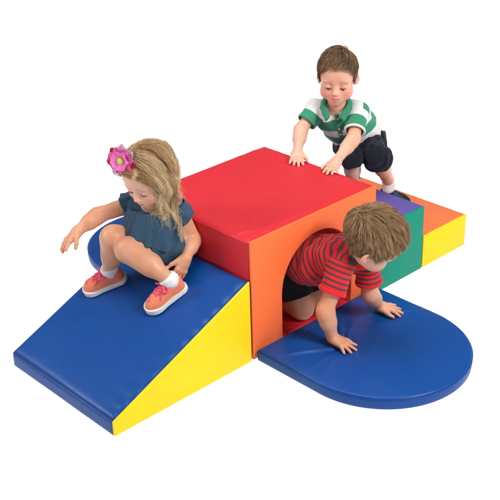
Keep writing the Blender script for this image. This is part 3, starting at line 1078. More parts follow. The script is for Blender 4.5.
M['petal_centre'] = plain('flower_centre', (0.62, 0.68, 0.14), 0.7)

def carve_limb(V, p, q, r1, r2):
    V.rc(p, q, r1, r2, 0.003, 'cut')

def stripe_attrs(P, J, scale=1.0, axis=None, start=0.012, offset=0.0):
    """stripe run along the trunk from the neck, run along each sleeve, and which of the two a point belongs to"""
    P = np.asarray(P)
    nk = np.asarray(J['neck'], float)
    ax = nrm(np.asarray(J['pelvis'], float) - nk) if axis is None else nrm(axis)
    u = (P - nk) @ ax * scale + offset
    run, mask = np.zeros(len(P)), np.zeros(len(P))
    best = np.full(len(P), 9.0)
    for s in 'RL':
        a, e = np.asarray(J['shoulder' + s], float), np.asarray(J['elbow' + s], float)
        ln = np.linalg.norm(e - a); v = (e - a) / ln
        t = (P - a) @ v
        r = np.linalg.norm(P - a - np.outer(t, v), axis=1)
        nearer = r < best
        best = np.where(nearer, r, best)
        run = np.where(nearer, t if offset else t / ln, run)
        mask = np.maximum(mask, np.clip((t - start) / 0.006 + 0.5, 0, 1) * np.clip((0.064 - r) / 0.006 + 0.5, 0, 1))
    return u, run + offset, mask

def sleeve(S, a, e, t, r1, r2, ri, warp, k=0.018, band=None):
    """short sleeve: hollow at its end; band = width of a hem strip to build instead of the whole sleeve"""
    a, e = np.asarray(a, float), np.asarray(e, float)
    n = nrm(e - a); c = mix(a, e, t)
    f2, c0, c1 = mix(a, e, t + .3), mix(a, e, t - .2), mix(a, e, t + .5)
    def f(x, y, z):
        d = rcone(x, y, z, a, f2, r1, r2) + warp(x, y, z)
        pl = (x - c[0]) * n[0] + (y - c[1]) * n[1] + (z - c[2]) * n[2]
        d = smax(d, pl, .003)
        if band:
            d = smax(d, -(pl + band), .003)
        return smax(d, -rcone(x, y, z, c0, c1, ri, ri * 1.06), .003)
    S.put(f, np.minimum(a, f2) - .07, np.maximum(a, f2) + .07, k, m=0)

def garment(name, V, mat, parent, base, attrs=None):
    v, q = V.surface()
    a = dict(zip(('stripe', 'sleeve_run', 'sleeve'), attrs(v))) if attrs else None
    return mesh_object(name, v, q, mat, parent, base, a)

# ------------------------------------------------------------------ boy leaning on the red block
def toddler_in_polo():
    J = J_(wristR=(.694, .434, .541), wristL=(.738, .245, .541), elbowR=(.785, .500, .600), elbowL=(.870, .270, .592),
           shoulderR=(.880, .498, .668), shoulderL=(.974, .340, .668), chest=(.962, .424, .625), neck=(.914, .408, .706),
           pelvis=(1.094, .421, .505), hipR=(1.050, .455, .480), hipL=(1.095, .372, .490),
           kneeR=(.935, .335, .462), ankleR=(.965, .350, .345), kneeL=(1.000, .245, .480), ankleL=(1.215, .350, .262))
    base = A(1.05, .40, .307)
    hd = Frame((.912, .404, .826), (-.785, -.590, -.13), (-.10, -.09, 1), 1.09)
    lo, hi = bounds(list(J.values()) + [hd.o], 0.13)
    lo[2] = .17; lo[0] = .59
    hands = [(J['wristR'], 'R', (-.74, -.64, -.26), (-.05, -.02, 1), 1.02, (.10, .08, .10, .12), .45, (1.2, .9, -.2)),
             (J['wristL'], 'L', (-.90, -.36, -.26), (-.05, -.02, 1), 1.02, (.10, .10, .08, .12), .45, (1.2, .9, -.2))]
    V, info = build_body(J, hd, lo, hi, 0.0019, hands,
                         arm=(0.031, 0.0265, 0.0195), leg=(0.054, 0.037, 0.027))
    me = person('toddler boy in green and white polo shirt leaning his hands on the red block', V, hd, J, info, base)
    eyes(hd, me, base, V, M['eye_white'], M['iris'])
    lashes(hd, me, base, M['lash'], V=V)
    # shirt
    S = Vol(lo, hi, 0.0021)
    fw = folds(11, 75, 0.0050, axis=(.3, .1, -.5))
    fl = folds(12, 70, 0.0020)
    for p, q, r1, r2 in torso_prims(J, 0.0115):
        S.rc(p, q, r1, r2, 0.04, warp=fw)
    S.rc(mix(J['pelvis'], J['chest'], .0), mix(J['pelvis'], J['chest'], .35), 0.101, 0.092, 0.03, warp=fw)
    hem = {}
    for s, t in (('R', 0.66), ('L', 0.74)):
        a, e = J['shoulder' + s], J['elbow' + s]
        sleeve(S, a, e, t, 0.042, 0.047, 0.0365, fl)
    ax = nrm(J['pelvis'] - J['neck'])
    hc = mix(J['neck'], J['pelvis'], 1.04)
    S.plane_keep(hc, nrm(A(.28, .05, -1)), lo, hi, 0.003, warp=folds(5, 45, .004))
    nk = J['neck'] + hd.d((0, .012, .018))
    S.rc(nk + hd.d((0, 0.0, -.012)), nk + hd.d((0, .02, .07)), 0.040, 0.052, 0.006, 'cut')
    S.rc(nk, nk + hd.d((0, .045, -.030)), 0.028, 0.010, 0.008, 'cut')
    shirt = garment('shirt', S, M['polo'], me, base, lambda v: stripe_attrs(v, J, 2.6, ax + A(-.15, -.15, -.25)))
    nk = nk + A(0, 0, .010)
    # collar: two flaps folded over the shirt, meeting in a V
    Cv = Vol(nk - .11, nk + .11, 0.0017)
    for s in (-1, 1):
        pts = [nk + hd.d(p) for p in ((0, -.046, .006), (s * .030, -.040, .003), (s * .050, -.012, -.006), (s * .052, .018, -.016), (s * .040, .046, -.030), (s * .026, .064, -.046))]
        for a, b in zip(pts[:-1], pts[1:]):
            a2, b2 = a + hd.d((s * .010, .004, -.016)), b + hd.d((s * .012, .006, -.018))
            for t in (0, .25, .5, .75, 1):
                Cv.rc(mix(a, a2, t), mix(b, b2, t), 0.0062, 0.0062, 0.006)
    garment('collar', Cv, M['polo_green'], shirt, base)
    # buttoned placket
    fwd = nrm(A(-.62, -.56, -.10))
    pk = []
    for t in np.linspace(.0, 1, 9):
        c = mix(nk + hd.d((0, .0, -.045)), J['chest'] + A(0, 0, -.055) , t)
        pk.append(S.march(c, fwd, .2))
    pk = np.array(pk)
    Pv_ = Vol(pk.min(0) - .03, pk.max(0) + .03, 0.0016)
    rv = nrm(np.cross(fwd, (0, 0, 1)))
    for a, b in zip(pk[:-1], pk[1:]):
        for o in (-.006, -.002, .002, .006):
            Pv_.rc(a + rv * o, b + rv * o, 0.0030, 0.0030, 0.003)
    garment('placket', Pv_, M['polo_green'], shirt, base)
    for i in (2, 5, 7):
        bm = bmesh.new()
        bmesh.ops.create_uvsphere(bm, u_segments=14, v_segments=8, radius=0.0048)
        c = pk[i] + fwd * .0035 - base
        bmesh.ops.transform(bm, matrix=Matrix.Translation(c) @ Vector(fwd).to_track_quat('Z', 'Y').to_matrix().to_4x4() @ Matrix.Diagonal((1, 1, .4, 1)), verts=bm.verts)
        bm_object('button', bm, M['button'], shirt)
    # shorts
    Sh = Vol(lo, hi, 0.0022)
    fs = folds(23, 75, 0.0055, axis=(-.2, -.2, -1))
    pv = J['pelvis']
    f2 = folds(29, 120, 0.0034, axis=(-.35, -.25, -.9), squeeze=0.2)
    f1 = fs
    fs = lambda x, y, z: f1(x, y, z) + f2(x, y, z)
    Sh.rc(J['hipR'], J['hipL'], 0.074, 0.074, 0.025, warp=fs)
    Sh.rc(pv + A(.020, .020, 0), mix(pv, J['chest'], .10) + A(.014, .014, 0), 0.078, 0.070, 0.02, warp=f1)
    Sh.rc(pv, mix(pv, J['chest'], .18), 0.088, 0.082, 0.03, warp=f1)
    for s, t in (('R', .95), ('L', 1.0)):
        h, k, an = J['hip' + s], J['knee' + s], J['ankle' + s]
        low = mix(k, an, .10 if s == 'L' else .06)
        Sh.rc(h, mix(h, k, .95), 0.066, 0.059, 0.018, warp=fs)
        Sh.rc(mix(h, k, .95), low, 0.059, 0.064, 0.012, warp=fs)
        n = nrm(an - k)
        Sh.plane_keep(low, n, low - .075, low + .075, 0.003, warp=folds(31, 60, .003))
        carve_limb(Sh, mix(k, an, .20), mix(k, an, .6), 0.047, 0.050)
    garment('shorts', Sh, M['navy'], me, base)
    # side pocket flap on the near leg
    # shoes and socks
    for s, toe in (('L', (.35, -.90, 0)), ('R', (-.9, -.3, 0))):
        an = J['ankle' + s]
        gz = .158 if s == 'L' else .307
        c = A(an[0], an[1], gz) + nrm(toe) * .030
        fr = Frame(c, toe, (0, 0, 1), .96)
        Sv = Vol(an + A(0, 0, -.035) - .06, an + .06, 0.002)
        Sv.rc(an + A(0, 0, -.035), an + A(0, 0, -.006), 0.030, 0.031, 0.01)
        garment('sock', Sv, M['white_cotton'], me, base)
        shoe(fr, me, base, M['black_shoe'], M['grey_rubber'], M['blue_shoe'], strap=True)
    short_hair(hd, me, base, M['brown_hair'], 11000, 5, (-0.022, -.070, .098), (0.95, .22, .0), 0.044, 0.0080, 0.00058, side_len=0.50, messy=0.15, front_cut=0.30, raise_=0.012)
    return me

def shoe(fr, parent, base, upper_m, sole_m, trim_m, strap=False, laces=False):
    s = fr.s
    def vol(lo, hi, h):
        cs = np.array([fr.w((x, y, z)) for x in (lo[0], hi[0]) for y in (lo[1], hi[1]) for z in (lo[2], hi[2])])
        return Vol(cs.min(0), cs.max(0), h)
    def put(V, f):
        V.put(lambda x, y, z: f(*fr.local(x, y, z)) * s, V.lo, V.lo + V.h * V.n, 0.0005, m=0)
    def outline(x, y):
        d = rcone(x, y, 0 * x, (0.002, .046, 0), (-.001, -.050, 0), 0.0335, 0.0275)
        return smin(d, ((x - .004) ** 2 + (y - .052) ** 2) ** .5 - .033, .02)
    def f_upper(x, y, z):
        d = ellip(x, y, z, (.003, .044, .018), (.0325, .040, .0270))
        d = smin(d, rcone(x, y, z, (.001, .026, .026), (0, -.030, .040), .0280, .0275), .02)
        d = smin(d, rcone(x, y, z, (0, -.046, .022), (0, -.046, .048), .0290, .0265), .016)
        d = smax(d, outline(x, y) + .002, .004)
        d = smax(d, -rcone(x, y, z, (0, -.032, .062), (0, -.040, .12), .0245, .030), .004)
        d = smax(d, .008 - z, .002)
        return d
    V = vol((-.05, -.10, -.01), (.05, .10, .09), 0.0018)
    put(V, f_upper)
    up = garment('shoe', V, upper_m, parent, base)
    def f_sole(x, y, z):
        d = outline(x, y) - .0012
        top = .0185 + .004 * np.clip((y - .03) / .05, 0, 1)
        return smax(smax(d, z - top, .003), .0005 - z, .003)
    V2 = vol((-.05, -.10, -.01), (.05, .10, .04), 0.0016)
    put(V2, f_sole)
    garment('sole', V2, sole_m, up, base)
    def on(x, y, dz=.0015):
        p = V.march(fr.w((x, y, .02)), fr.d((0, 0, 1)), .08)
        return p + fr.d((0, 0, dz))
    if strap:
        V3 = vol((-.05, -.10, -.01), (.05, .10, .09), 0.0018)
        put(V3, lambda x, y, z: smax(f_upper(x, y, z) - .0030, np.abs(y - .012 + .12 * (z - .04)) - .010, .003))
        garment('strap', V3, trim_m, up, base)
    if laces:
        vs, qs, off = [], [], 0
        def add(pts, r):
            nonlocal off
            pts = np.asarray(pts)
            n = len(pts)
            tt = np.linspace(0, n - 1, n * 5); i = np.clip(tt.astype(int), 0, n - 2); f = (tt - i)[:, None]
            f = f * f * (3 - 2 * f) * .5 + f * .5
            P = pts[i] * (1 - f) + pts[i + 1] * f
            rr = np.full(len(P), r); rr[0] = rr[-1] = r * .1
            v, q = tube(P, rr, 6)
            vs.append(v); qs.append(q + off); off += len(v)
        for i in range(4):
            y0 = .034 - .0125 * i; y1 = y0 - .010
            w = .013 + .0015 * i
            add([on(-w, y0), on(0, (y0 + y1) / 2, .003), on(w, y1)], .0026 * s)
            add([on(w, y0), on(0, (y0 + y1) / 2, .004), on(-w, y1)], .0026 * s)
        hq = np.linspace(0, 2 * math.pi, 17)
        add([on(.010 + .00075 * 16 * math.sin(q_) ** 3, .058 + .00075 * (13 * math.cos(q_) - 5 * math.cos(2 * q_) - 2 * math.cos(3 * q_) - math.cos(4 * q_)), .0004) for q_ in hq], .0013 * s)
        k = on(0, -.010, .006)
        for sx in (-1, 1):
            add([k, k + fr.d((sx * .014, .010, .012)), k + fr.d((sx * .034, .018, .008)), k + fr.d((sx * .036, .006, -.003)), k + fr.d((sx * .018, -.002, .003)), k], .0030 * s)
            add([k, k + fr.d((sx * .010, .016, .006)), k + fr.d((sx * .024, .034, -.006)), k + fr.d((sx * .030, .046, -.020))], .0028 * s)
        mesh_object('laces', np.concatenate(vs), np.concatenate(qs), trim_m, up, base)
    return up

toddler_in_polo()


# ------------------------------------------------------------------ girl sitting on the ramp
def girl_in_denim():
    J = J_(wristR=(-.352, .586, .486), elbowR=(-.255, .578, .522), shoulderR=(-.146, .512, .552),
           shoulderL=(-.062, .322, .548), elbowL=(-.022, .299, .430), wristL=(-.110, .240, .404),
           chest=(-.088, .422, .505), neck=(-.118, .405, .586), pelvis=(-.080, .392, .405),
           hipR=(-.085, .440, .405), hipL=(-.095, .348, .424), kneeR=(-.262, .484, .459), kneeL=(-.262, .392, .440),
           ankleR=(-.258, .520, .305), ankleL=(-.165, .272, .330))
    base = A(-.09, .39, .317)
    # shoes stand on the slope; the ankles follow from them
    sn = nrm((-.290, 0, .658))
    zz = lambda p: A(p[0], p[1], .352 + (p[0] + .009) * (.290 / .658))
    feet = {}
    for s, heel, toe in (('R', (-.200, .475), (-.348, .592)), ('L', (-.128, .216), (-.287, .255))):
        h3, t3 = zz(heel), zz(toe)
        feet[s] = Frame(mix(h3, t3, .5) + sn * .0045, t3 - h3, sn, 1.10)
        J['ankle' + s] = feet[s].w((0, -.036, .066))
    hd = Frame((-.140, .400, .702), (-.87, -.17, -.45), (-.45, -.09, .89), 1.08)
    lo, hi = bounds(list(J.values()) + [hd.o], 0.13)
    lo[2] = .19; lo[0] = -.50; hi[0] = .04
    hands = [(J['wristR'], 'R', (-.86, .02, -.50), (-.30, .30, .90), 1.06, (.34, .26, .22, .16), 0.6, (.9, .9, -.7)),
             (J['wristL'], 'L', (-.62, -.06, -.78), (.12, -.94, .30), 1.06, (.34, .36, .40, .46), 0.5, (1.0, .9, -.6))]
    V, info = build_body(J, hd, lo, hi, 0.0019, hands, arm=(0.034, 0.0285, 0.0205), leg=(0.060, 0.047, 0.0255))
    tan = A(0.66, 0.335, 0.210)
    me = person('blonde girl in denim romper sitting on the blue ramp reaching for her shoe', V, hd, J, info, base, tan)
    lashes(hd, me, base, M['lash'], V=V)
    # romper: loose top layer with a gathered hem, shorts below
    S = Vol(lo, hi, 0.0021)
    fw = folds(41, 75, 0.0035, axis=(.1, 0, 1))
    for p, q, r1, r2 in torso_prims(J, 0.012):
        S.rc(p, q, r1, r2, 0.04, warp=fw)
    S.rc(J['hipR'], J['hipL'], 0.080, 0.080, 0.03, warp=fw)
    S.rc(J['pelvis'] + A(-.02, .03, -.035), J['pelvis'] + A(-.05, -.03, -.035), 0.070, 0.066, 0.03, warp=fw)
    for s in 'RL':
        h, k = J['hip' + s], J['knee' + s]
        c = mix(h, k, .62)
        S.rc(h, mix(h, k, .74), 0.076, 0.070, 0.025, warp=fw)
        n = nrm(k - h)
        S.plane_keep(c, n, mix(h, k, .85) - .075, mix(h, k, .85) + .075, 0.004, warp=folds(43, 70, .006))
        carve_limb(S, mix(h, k, .57), mix(h, k, 1.1), 0.058, 0.060)
        a, e = J['shoulder' + s], J['elbow' + s]
        S.plane_keep(mix(a, e, .30), nrm(e - a), mix(a, e, .62) - .046, mix(a, e, .62) + .046, 0.003)
    nk = J['neck']
    S.rc(nk + hd.d((0, -.01, -.006)), nk + hd.d((0, .03, .07)), 0.046, 0.055, 0.006, 'cut')
    romper = garment('romper', S, M['denim'], me, base)
    # flounce
    ax = nrm(mix(J['pelvis'], A(-.20, .39, .36), .55) - nk)
    e1 = nrm(np.cross(ax, (0.3, -1, 0))); e2 = np.cross(ax, e1)
    top, ln = nk + ax * 0.012 + A(.012, .004, 0), 0.136
    F_ = Vol(lo, hi, 0.0018)
    rf = np.random.default_rng(8).uniform(0, 6.28, 6)
    rs, rd = nrm(J['shoulderL'] - J['shoulderR']), None
    fwn = nrm(np.cross(ax, rs))
    def flounce(x, y, z):
        dx, dy, dz = x - top[0], y - top[1], z - top[2]
        t = dx * ax[0] + dy * ax[1] + dz * ax[2]
        a = dx * rs[0] + dy * rs[1] + dz * rs[2]
        b = dx * fwn[0] + dy * fwn[1] + dz * fwn[2]
        th = np.arctan2(b, a)
        tt = np.clip(t / ln, 0, 1.2)
        wv = tt * (0.0080 * np.sin(7 * th + rf[0] + 1.1 * np.sin(2 * th + rf[1])) + 0.0045 * np.sin(13 * th + rf[2] + 2 * tt) + 0.003 * np.sin(21 * th + rf[3]))
        ra, rb_ = 0.094 + 0.030 * np.sqrt(tt), 0.066 + 0.064 * tt
        k0 = np.sqrt((a / ra) ** 2 + (b / rb_) ** 2)
        d = (k0 - 1) * np.minimum(ra, rb_) - wv
        d = d * 0.8
        sh = np.abs(d) - 0.0021
        hem = t - ln - 0.008 * np.sin(3 * th + rf[4]) - 0.004 * np.sin(9 * th)
        sh = smax(sh, hem, .002)
        return smax(sh, 0.020 - t, .002)
    c = top + ax * ln * .5
    F_.put(flounce, c - .19, c + .19, 0.0005, m=0)
    # neckline yoke closing the flounce onto the bodice
    for s in 'RL':
        a, e = J['shoulder' + s], J['elbow' + s]
        F_.rc(mix(a, e, -.1), mix(a, e, 1.0), 0.038, 0.036, 0.004, 'cut')
    garment('flounce', F_, M['denim'], romper, base)
    # flutter sleeves
    for s in 'RL':
        a, e = J['shoulder' + s], J['elbow' + s]
        v = nrm(e - a)
        q1 = nrm(np.cross(v, (0, 0, 1))); q2 = np.cross(v, q1)
        W_ = Vol(a - .11, a + .11, 0.0018)
        def flutter(x, y, z, a=a, v=v, q1=q1, q2=q2):
            dx, dy, dz = x - a[0], y - a[1], z - a[2]
            t = dx * v[0] + dy * v[1] + dz * v[2]
            p, r = dx * q1[0] + dy * q1[1] + dz * q1[2], dx * q2[0] + dy * q2[1] + dz * q2[2]
            th = np.arctan2(r, p)
            tt = np.clip((t + .03) / .09, 0, 1.2)
            R = 0.040 + 0.014 * tt + tt * (0.005 * np.sin(5 * th) + 0.004 * np.sin(9 * th + 1))
            d = np.abs(np.sqrt(p * p + r * r + 0.3 * np.minimum(t + .02, 0) ** 2) - R) * .85 - 0.0020
            d = smax(d, t - .030 - .008 * np.sin(2 * th), .002)
            return smax(d, -.040 - t, .002)
        W_.put(flutter, a - .10, a + .10, 0.0005, m=0)
        garment('sleeve', W_, M['denim'], romper, base)
    for s in 'RL':
        fr = feet[s]
        p0, p1 = fr.w((0, -.038, .045)), mix(fr.w((0, -.036, .066)), J['knee' + s], .125)
        Sv = Vol(np.minimum(p0, p1) - .06, np.maximum(p0, p1) + .06, 0.002)
        Sv.rc(p0, J['ankle' + s], 0.0285, 0.0320, 0.008, warp=folds(3, 160, .0010))
        Sv.rc(J['ankle' + s], p1, 0.0318, 0.0350, 0.008, warp=folds(3, 160, .0010))
        Sv.plane_keep(mix(p0, p1, .93), p1 - p0, Sv.lo, Sv.lo + Sv.h * Sv.n, .004)
        garment('sock', Sv, M['white_cotton'], me, base)
        shoe(fr, me, base, M['coral_canvas'], M['rubber'], M['pink_lace'], laces=True)
    long_hair(hd, me, base, V, [S, F_], M['blonde_hair'])
    flower(hd, me, base, V)
    return me

def long_hair(hd, parent, base, V, cloths, mat):
    rng = np.random.default_rng(77)
    n, m = 16000, 26
    R = scalp_roots(hd, n, rng)
    clip = A(0.034, 0.046, 0.088)                  # where the flower gathers the fringe (local)
    crown = A(0, -0.045, 0.105)
    step_len = rng.uniform(0.24, 0.38, n) / hd.s / (m - 1)
    down = hd.R @ A(0, 0, -1.0)
    nc = n // 55
    cl = rng.integers(0, n, nc)
    own = np.empty(n, int)
    for i in range(0, n, 1000):
        own[i:i + 1000] = ((R[i:i + 1000, None] - R[cl][None]) ** 2).sum(-1).argmin(1)
    def sd(p): return head_sdf(p[:, 0], p[:, 1], p[:, 2], ears=False, face=False)
    def gr(p):
        e = 0.002
        g = np.stack([sd(p + e * np.eye(3)[i]) - sd(p - e * np.eye(3)[i]) for i in range(3)], 1)
        return g / (np.linalg.norm(g, axis=1)[:, None] + 1e-9)
    p = R.copy(); pts = [p.copy()]
    lift = 0.003 + 0.023 * rng.random(nc)[own] * rng.uniform(.6, 1.1, n)
    gather = (np.linalg.norm((R - A(0.012, 0.055, 0.075)) / A(.036, .034, .034), axis=1) < 1.0)
    ph = rng.uniform(0, 6.28, nc)[own] + rng.normal(size=n) * .25
    ph2 = rng.uniform(0, 6.28, nc)[own] + rng.normal(size=n) * .35
    fq = rng.uniform(13, 20, nc)[own]
    side = np.tanh((R[:, 0] - 0.024 + rng.normal(size=n) * 0.006) / 0.016)
    # the sides and front hang behind the cheeks rather than over the face
    for k in range(1, m):
        t = k / (m - 1)
        d0, g = sd(p), gr(p)
        on = np.clip(1 - (d0 - 0.026) / 0.02, 0, 1)[:, None]
        back = np.where(R[:, 0] > 0.02, -0.45, np.where(R[:, 1] > 0.03, -0.30, -0.40))
        flow = np.column_stack([side * 0.85, back, np.full(n, -0.30)])
        flow = flow * (1 - t) + down * (0.45 + 1.5 * t) + np.column_stack([side * .45 * (t < .6), np.where(R[:, 0] > 0.02, -0.20, -0.12), np.zeros(n)])
        tc = clip - p
        flow = np.where((gather & (k < 9))[:, None], tc / (np.linalg.norm(tc, axis=1)[:, None] + 1e-6) * 1.6, flow)
        flow = np.where((gather & (k >= 9))[:, None], A(.85, -.55, -.5) + down * .8, flow)
        tang = flow - g * (flow * g).sum(1)[:, None]
        d = tang * on + (down * 1.0 + 0.10 * flow) * (1 - on)
        d = d / (np.linalg.norm(d, axis=1)[:, None] + 1e-6)
        a1 = np.cross(d, A(0.3, 0.5, 0.8)); a1 /= np.linalg.norm(a1, axis=1)[:, None] + 1e-6
        a2 = np.cross(d, a1)
        amp = (0.12 + 0.95 * t * t) * min(1, t * 3)
        d = d + amp * (np.sin(t * fq + ph)[:, None] * a1 + np.sin(t * fq * .9 + ph2)[:, None] * a2) + rng.normal(size=(n, 3)) * 0.04
        d /= np.linalg.norm(d, axis=1)[:, None] + 1e-6
        p = p + d * (step_len * np.where(gather & (k >= 9), 0.45, 1.0))[:, None]
        dd = sd(p)
        need = lift * min(1, k / 4)
        p = p + gr(p) * np.clip(need - dd, 0, 0.02)[:, None]
        p = p - gr(p) * (np.clip(dd - need, 0, 0.004) * (t < 0.35) * 0.6)[:, None]
        w = hd.o + hd.s * (p @ hd.R)
        for X in [V] + cloths:
            q = X.sample(w)
            hit = np.clip(0.004 + 0.5 * lift - q, 0, 0.02) * (q < 0.05)
            if hit.any():
                w = w + X.grad(w) * hit[:, None]
        p = hd.loc(w)
        pts.append(p.copy())
    S = np.stack(pts, 1)
    t = np.linspace(0, 1, m)[None, :, None]
    lead = S[cl][own]
    S = S + (lead - S) * (0.30 + 0.32 * t) * t ** 0.6
    over = ((S[..., 1] > 0.030) & (S[..., 2] > -0.095) & (S[..., 2] < 0.030) & (S[..., 0] > -0.036) & (S[..., 0] < 0.065)).any(1)
    keep = ~over
    S, sh_own, n = S[keep], own[keep], int(keep.sum())
    fly = (rng.random(n) < 0.04)[:, None, None]
    S = S + fly * rng.normal(size=(n, 1, 3)) * 0.014 * t
    Wd = hd.o + hd.s * (S @ hd.R)
    cv, cq = hair_cap(hd)
    sh = np.clip(0.50 + 0.22 * rng.normal(size=nc)[sh_own] + 0.12 * rng.normal(size=n), 0, 1)
    strands_mesh('hair', Wd, 0.00050 * rng.uniform(0.7, 1.3, n), mat, parent, base, sh, (cv, cq, np.clip(0.38 + 0.25 * rng.normal(size=len(cv)), 0, 1)), tip=0.65)

def flower(hd, parent, base, V):
    """fabric flower clip over the right temple: red and white under-petals, pink ruffled petals, yellow-green button"""
    o = hd.w((0.030, 0.040, 0.112))
    n = nrm(hd.d((0.35, 0.75, 0.55)))
    n = nrm(n + A(-.5, -.7, .1))
    a = nrm(np.cross(n, (0, 0, 1))); b = np.cross(n, a)
    rng = np.random.default_rng(5)
    root = bpy.data.objects.new('hair_flower', None)
    COL.objects.link(root); root.parent = parent
    def petal(ang, r0, r1, wd, lift, mat, cup):
        u, v = np.meshgrid(np.linspace(0, 1, 12), np.linspace(-1, 1, 11), indexing='ij')
        rr = r0 + (r1 - r0) * u
        hw = wd * np.sqrt(np.clip(1 - ((u - .60) / .63) ** 2, 0.10, 1)) * np.clip(1.15 - np.clip(u - .78, 0, 1) * 2.2, .4, 1)
        x = rr; y = v * hw
        z = lift + 0.010 * u + cup * (v * v) * u + 0.0016 * np.sin(v * 9 + ang * 3) * u
        x = x * (1 - 0.10 * v * v * u)
        ca, sa = math.cos(ang), math.sin(ang)
        P = o + (x * ca - y * sa)[..., None] * a + (x * sa + y * ca)[..., None] * b + z[..., None] * n
        P2 = P - 0.0011 * n
        i = np.arange(132).reshape(12, 11)
        q = np.stack([i[:-1, :-1], i[1:, :-1], i[1:, 1:], i[:-1, 1:]], -1).reshape(-1, 4)
        rim = np.concatenate([i[:, 0], i[-1, 1:], i[-2::-1, -1], i[0, -2:0:-1]])
        rq = np.stack([rim, np.roll(rim, -1), np.roll(rim, -1) + 132, rim + 132], -1)
        mesh_object('petal', np.concatenate([P.reshape(-1, 3), P2.reshape(-1, 3)]), np.concatenate([q, q[:, ::-1] + 132, rq]), M[mat], root, base)
    for i in range(7):
        petal(i * 2 * math.pi / 7 + .2, 0.010, 0.062 + rng.uniform(-.003, .004), 0.018, -0.004, 'petal_red' if i in (0, 3, 6) else 'petal_white', 0.004)
    for i in range(7):
        petal(i * 2 * math.pi / 7 + .6, 0.008, 0.053 + rng.uniform(-.003, .003), 0.018, 0.003, 'petal_pink', 0.007)
    for i in range(6):
        petal(i * 2 * math.pi / 6, 0.006, 0.038, 0.016, 0.009, 'petal_pink', 0.010)
    bm = bmesh.new()
    bmesh.ops.create_icosphere(bm, subdivisions=3, radius=0.0135)
    for v_ in bm.verts:
        v_.co *= 1 + 0.05 * math.sin(v_.co.x * 900) * math.cos(v_.co.y * 800)
    bmesh.ops.transform(bm, matrix=Matrix.Translation(o + n * .014 - base) @ Vector(n).to_track_quat('Z', 'Y').to_matrix().to_4x4() @ Matrix.Diagonal((1, 1, .6, 1)), verts=bm.verts)
    bm_object('flower_centre', bm, M['petal_centre'], root)

girl_in_denim()

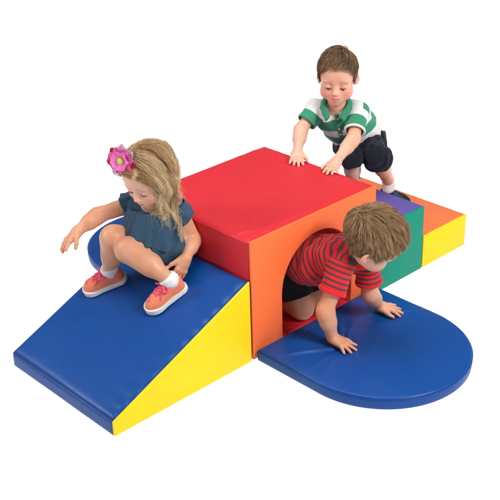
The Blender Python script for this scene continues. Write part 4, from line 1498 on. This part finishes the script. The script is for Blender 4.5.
# ------------------------------------------------------------------ boy crawling out of the tunnel
def crawling_boy():
    J = J_(wristR=(.229, -.200, .088), wristL=(.538, -.168, .088), elbowR=(.214, -.173, .205), elbowL=(.461, -.185, .180),
           shoulderR=(.304, -.178, .365), shoulderL=(.450, -.172, .330), chest=(.362, -.085, .352), neck=(.372, -.195, .392),
           pelvis=(.360, .100, .245), hipR=(.310, .110, .225), hipL=(.415, .110, .225), kneeR=(.318, .050, .085), kneeL=(.430, .030, .085),
           ankleR=(.320, .255, .075), ankleL=(.430, .235, .075))
    base = A(.36, -.06, .05)
    hd = Frame((0.386, -0.252, 0.467), (0.659, -0.520, -0.546), (0.176, -0.595, 0.780), 1.25)
    lo, hi = bounds(list(J.values()) + [hd.o], 0.14)
    lo[2] = .03; hi[1] = .33
    hands = [(J['wristR'], 'R', (.20, -.94, -.27), (.02, -.05, 1), 1.06, (.14, .12, .12, .16), 1.1, (1.2, .9, -.2)),
             (J['wristL'], 'L', (.70, -.66, -.27), (.02, -.05, 1), 1.06, (.14, .12, .10, .14), 1.1, (1.2, .9, -.2))]
    V, info = build_body(J, hd, lo, hi, 0.0020, hands, arm=(0.036, 0.031, 0.0225), leg=(0.060, 0.048, 0.030))
    tan = A(0.68, 0.345, 0.225)
    me = person('boy in red and grey striped shirt crawling out of the orange tunnel', V, hd, J, info, base, tan)
    lashes(hd, me, base, M['lash'], V=V)
    S = Vol(lo, hi, 0.0021)
    fw = folds(61, 65, 0.006, axis=(.1, .3, -.9))
    fl = folds(62, 60, 0.0018)
    for p, q, r1, r2 in torso_prims(J, 0.010, 1.1):
        S.rc(p, q, r1, r2, 0.045, warp=fw)
    for s, t in (('R', 0.60), ('L', 0.66)):
        a, e = J['shoulder' + s], J['elbow' + s]
        sleeve(S, a, e, t, 0.048, 0.053, 0.041, fl)
    nk = J['neck'] + hd.d((0, 0, -.006))
    nd = nrm(hd.w((0, -.012, -.045)) - J['neck'])
    S.rc(mix(J['chest'], J['neck'], .45), J['neck'] + nd * .004, 0.062, 0.047, 0.02)
    S.rc(J['neck'] + nd * .006, J['neck'] + nd * .08, 0.037, 0.060, 0.005, 'cut')
    hc = J['pelvis'] + A(0, .01, 0)
    S.plane_keep(hc, (0, 1, .25), lo, hi, 0.004)
    shirt = garment('shirt', S, M['striped_knit'], me, base, lambda v: stripe_attrs(v, J, 1.0, None, -.020, 1.0))
    # red ribbed sleeve bands
    for s, t in (('R', 0.60), ('L', 0.66)):
        a, e = J['shoulder' + s], J['elbow' + s]
        B = Vol(mix(a, e, t) - .085, mix(a, e, t) + .085, 0.0018)
        sleeve(B, a, e, t + .012, 0.0515, 0.0565, 0.0415, fl, 0.0005, band=.015)
        garment('cuff', B, M['red_knit'], shirt, base)
    Cv = Vol(J['neck'] - .10, J['neck'] + .10, 0.0018)
    c1 = nrm(np.cross(nd, (0, 0, 1))); c2 = np.cross(nd, c1)
    ring = []
    for k in range(25):
        an = 2 * math.pi * k / 24
        ring.append((J['neck'] + nd * .006 + (c1 * math.cos(an) + c2 * math.sin(an)) * .0405, J['neck'] - nd * .012 + (c1 * math.cos(an) + c2 * math.sin(an)) * .0600))
    for (p0, q0), (p1, q1) in zip(ring[:-1], ring[1:]):
        for t in (0, .25, .5, .75, 1):
            Cv.rc(mix(p0, q0, t), mix(p1, q1, t), 0.0052, 0.0052, 0.005)
    garment('collar', Cv, M['red_knit'], shirt, base)
    Sh = Vol(lo, hi, 0.0022)
    fs = folds(67, 60, 0.004, axis=(0, 0, 1))
    Sh.rc(J['hipR'], J['hipL'], 0.082, 0.082, 0.03, warp=fs)
    Sh.rc(J['pelvis'], mix(J['pelvis'], J['chest'], .3), 0.085, 0.080, 0.03, warp=fs)
    for s in 'RL':
        h, k = J['hip' + s], J['knee' + s]
        low = mix(h, k, .66)
        Sh.rc(h, mix(h, k, .9), 0.074, 0.066, 0.025, warp=fs)
        n = nrm(k - h)
        Sh.plane_keep(low, n, low - A(.095, .13, .13), low + A(.095, .10, .05), 0.003)
        carve_limb(Sh, mix(h, k, .55), mix(h, k, 1.2), 0.054, 0.054)
    garment('shorts', Sh, M['black_denim'], me, base)
    short_hair(hd, me, base, M['sandy_hair'], 17000, 15, (-0.012, -.085, .078), (-0.10, .80, -.0), 0.050, 0.0125, 0.00050, side_len=0.50, messy=0.15, front_cut=0.35, raise_=0.002, clump=0.4)
    return me

crawling_boy()
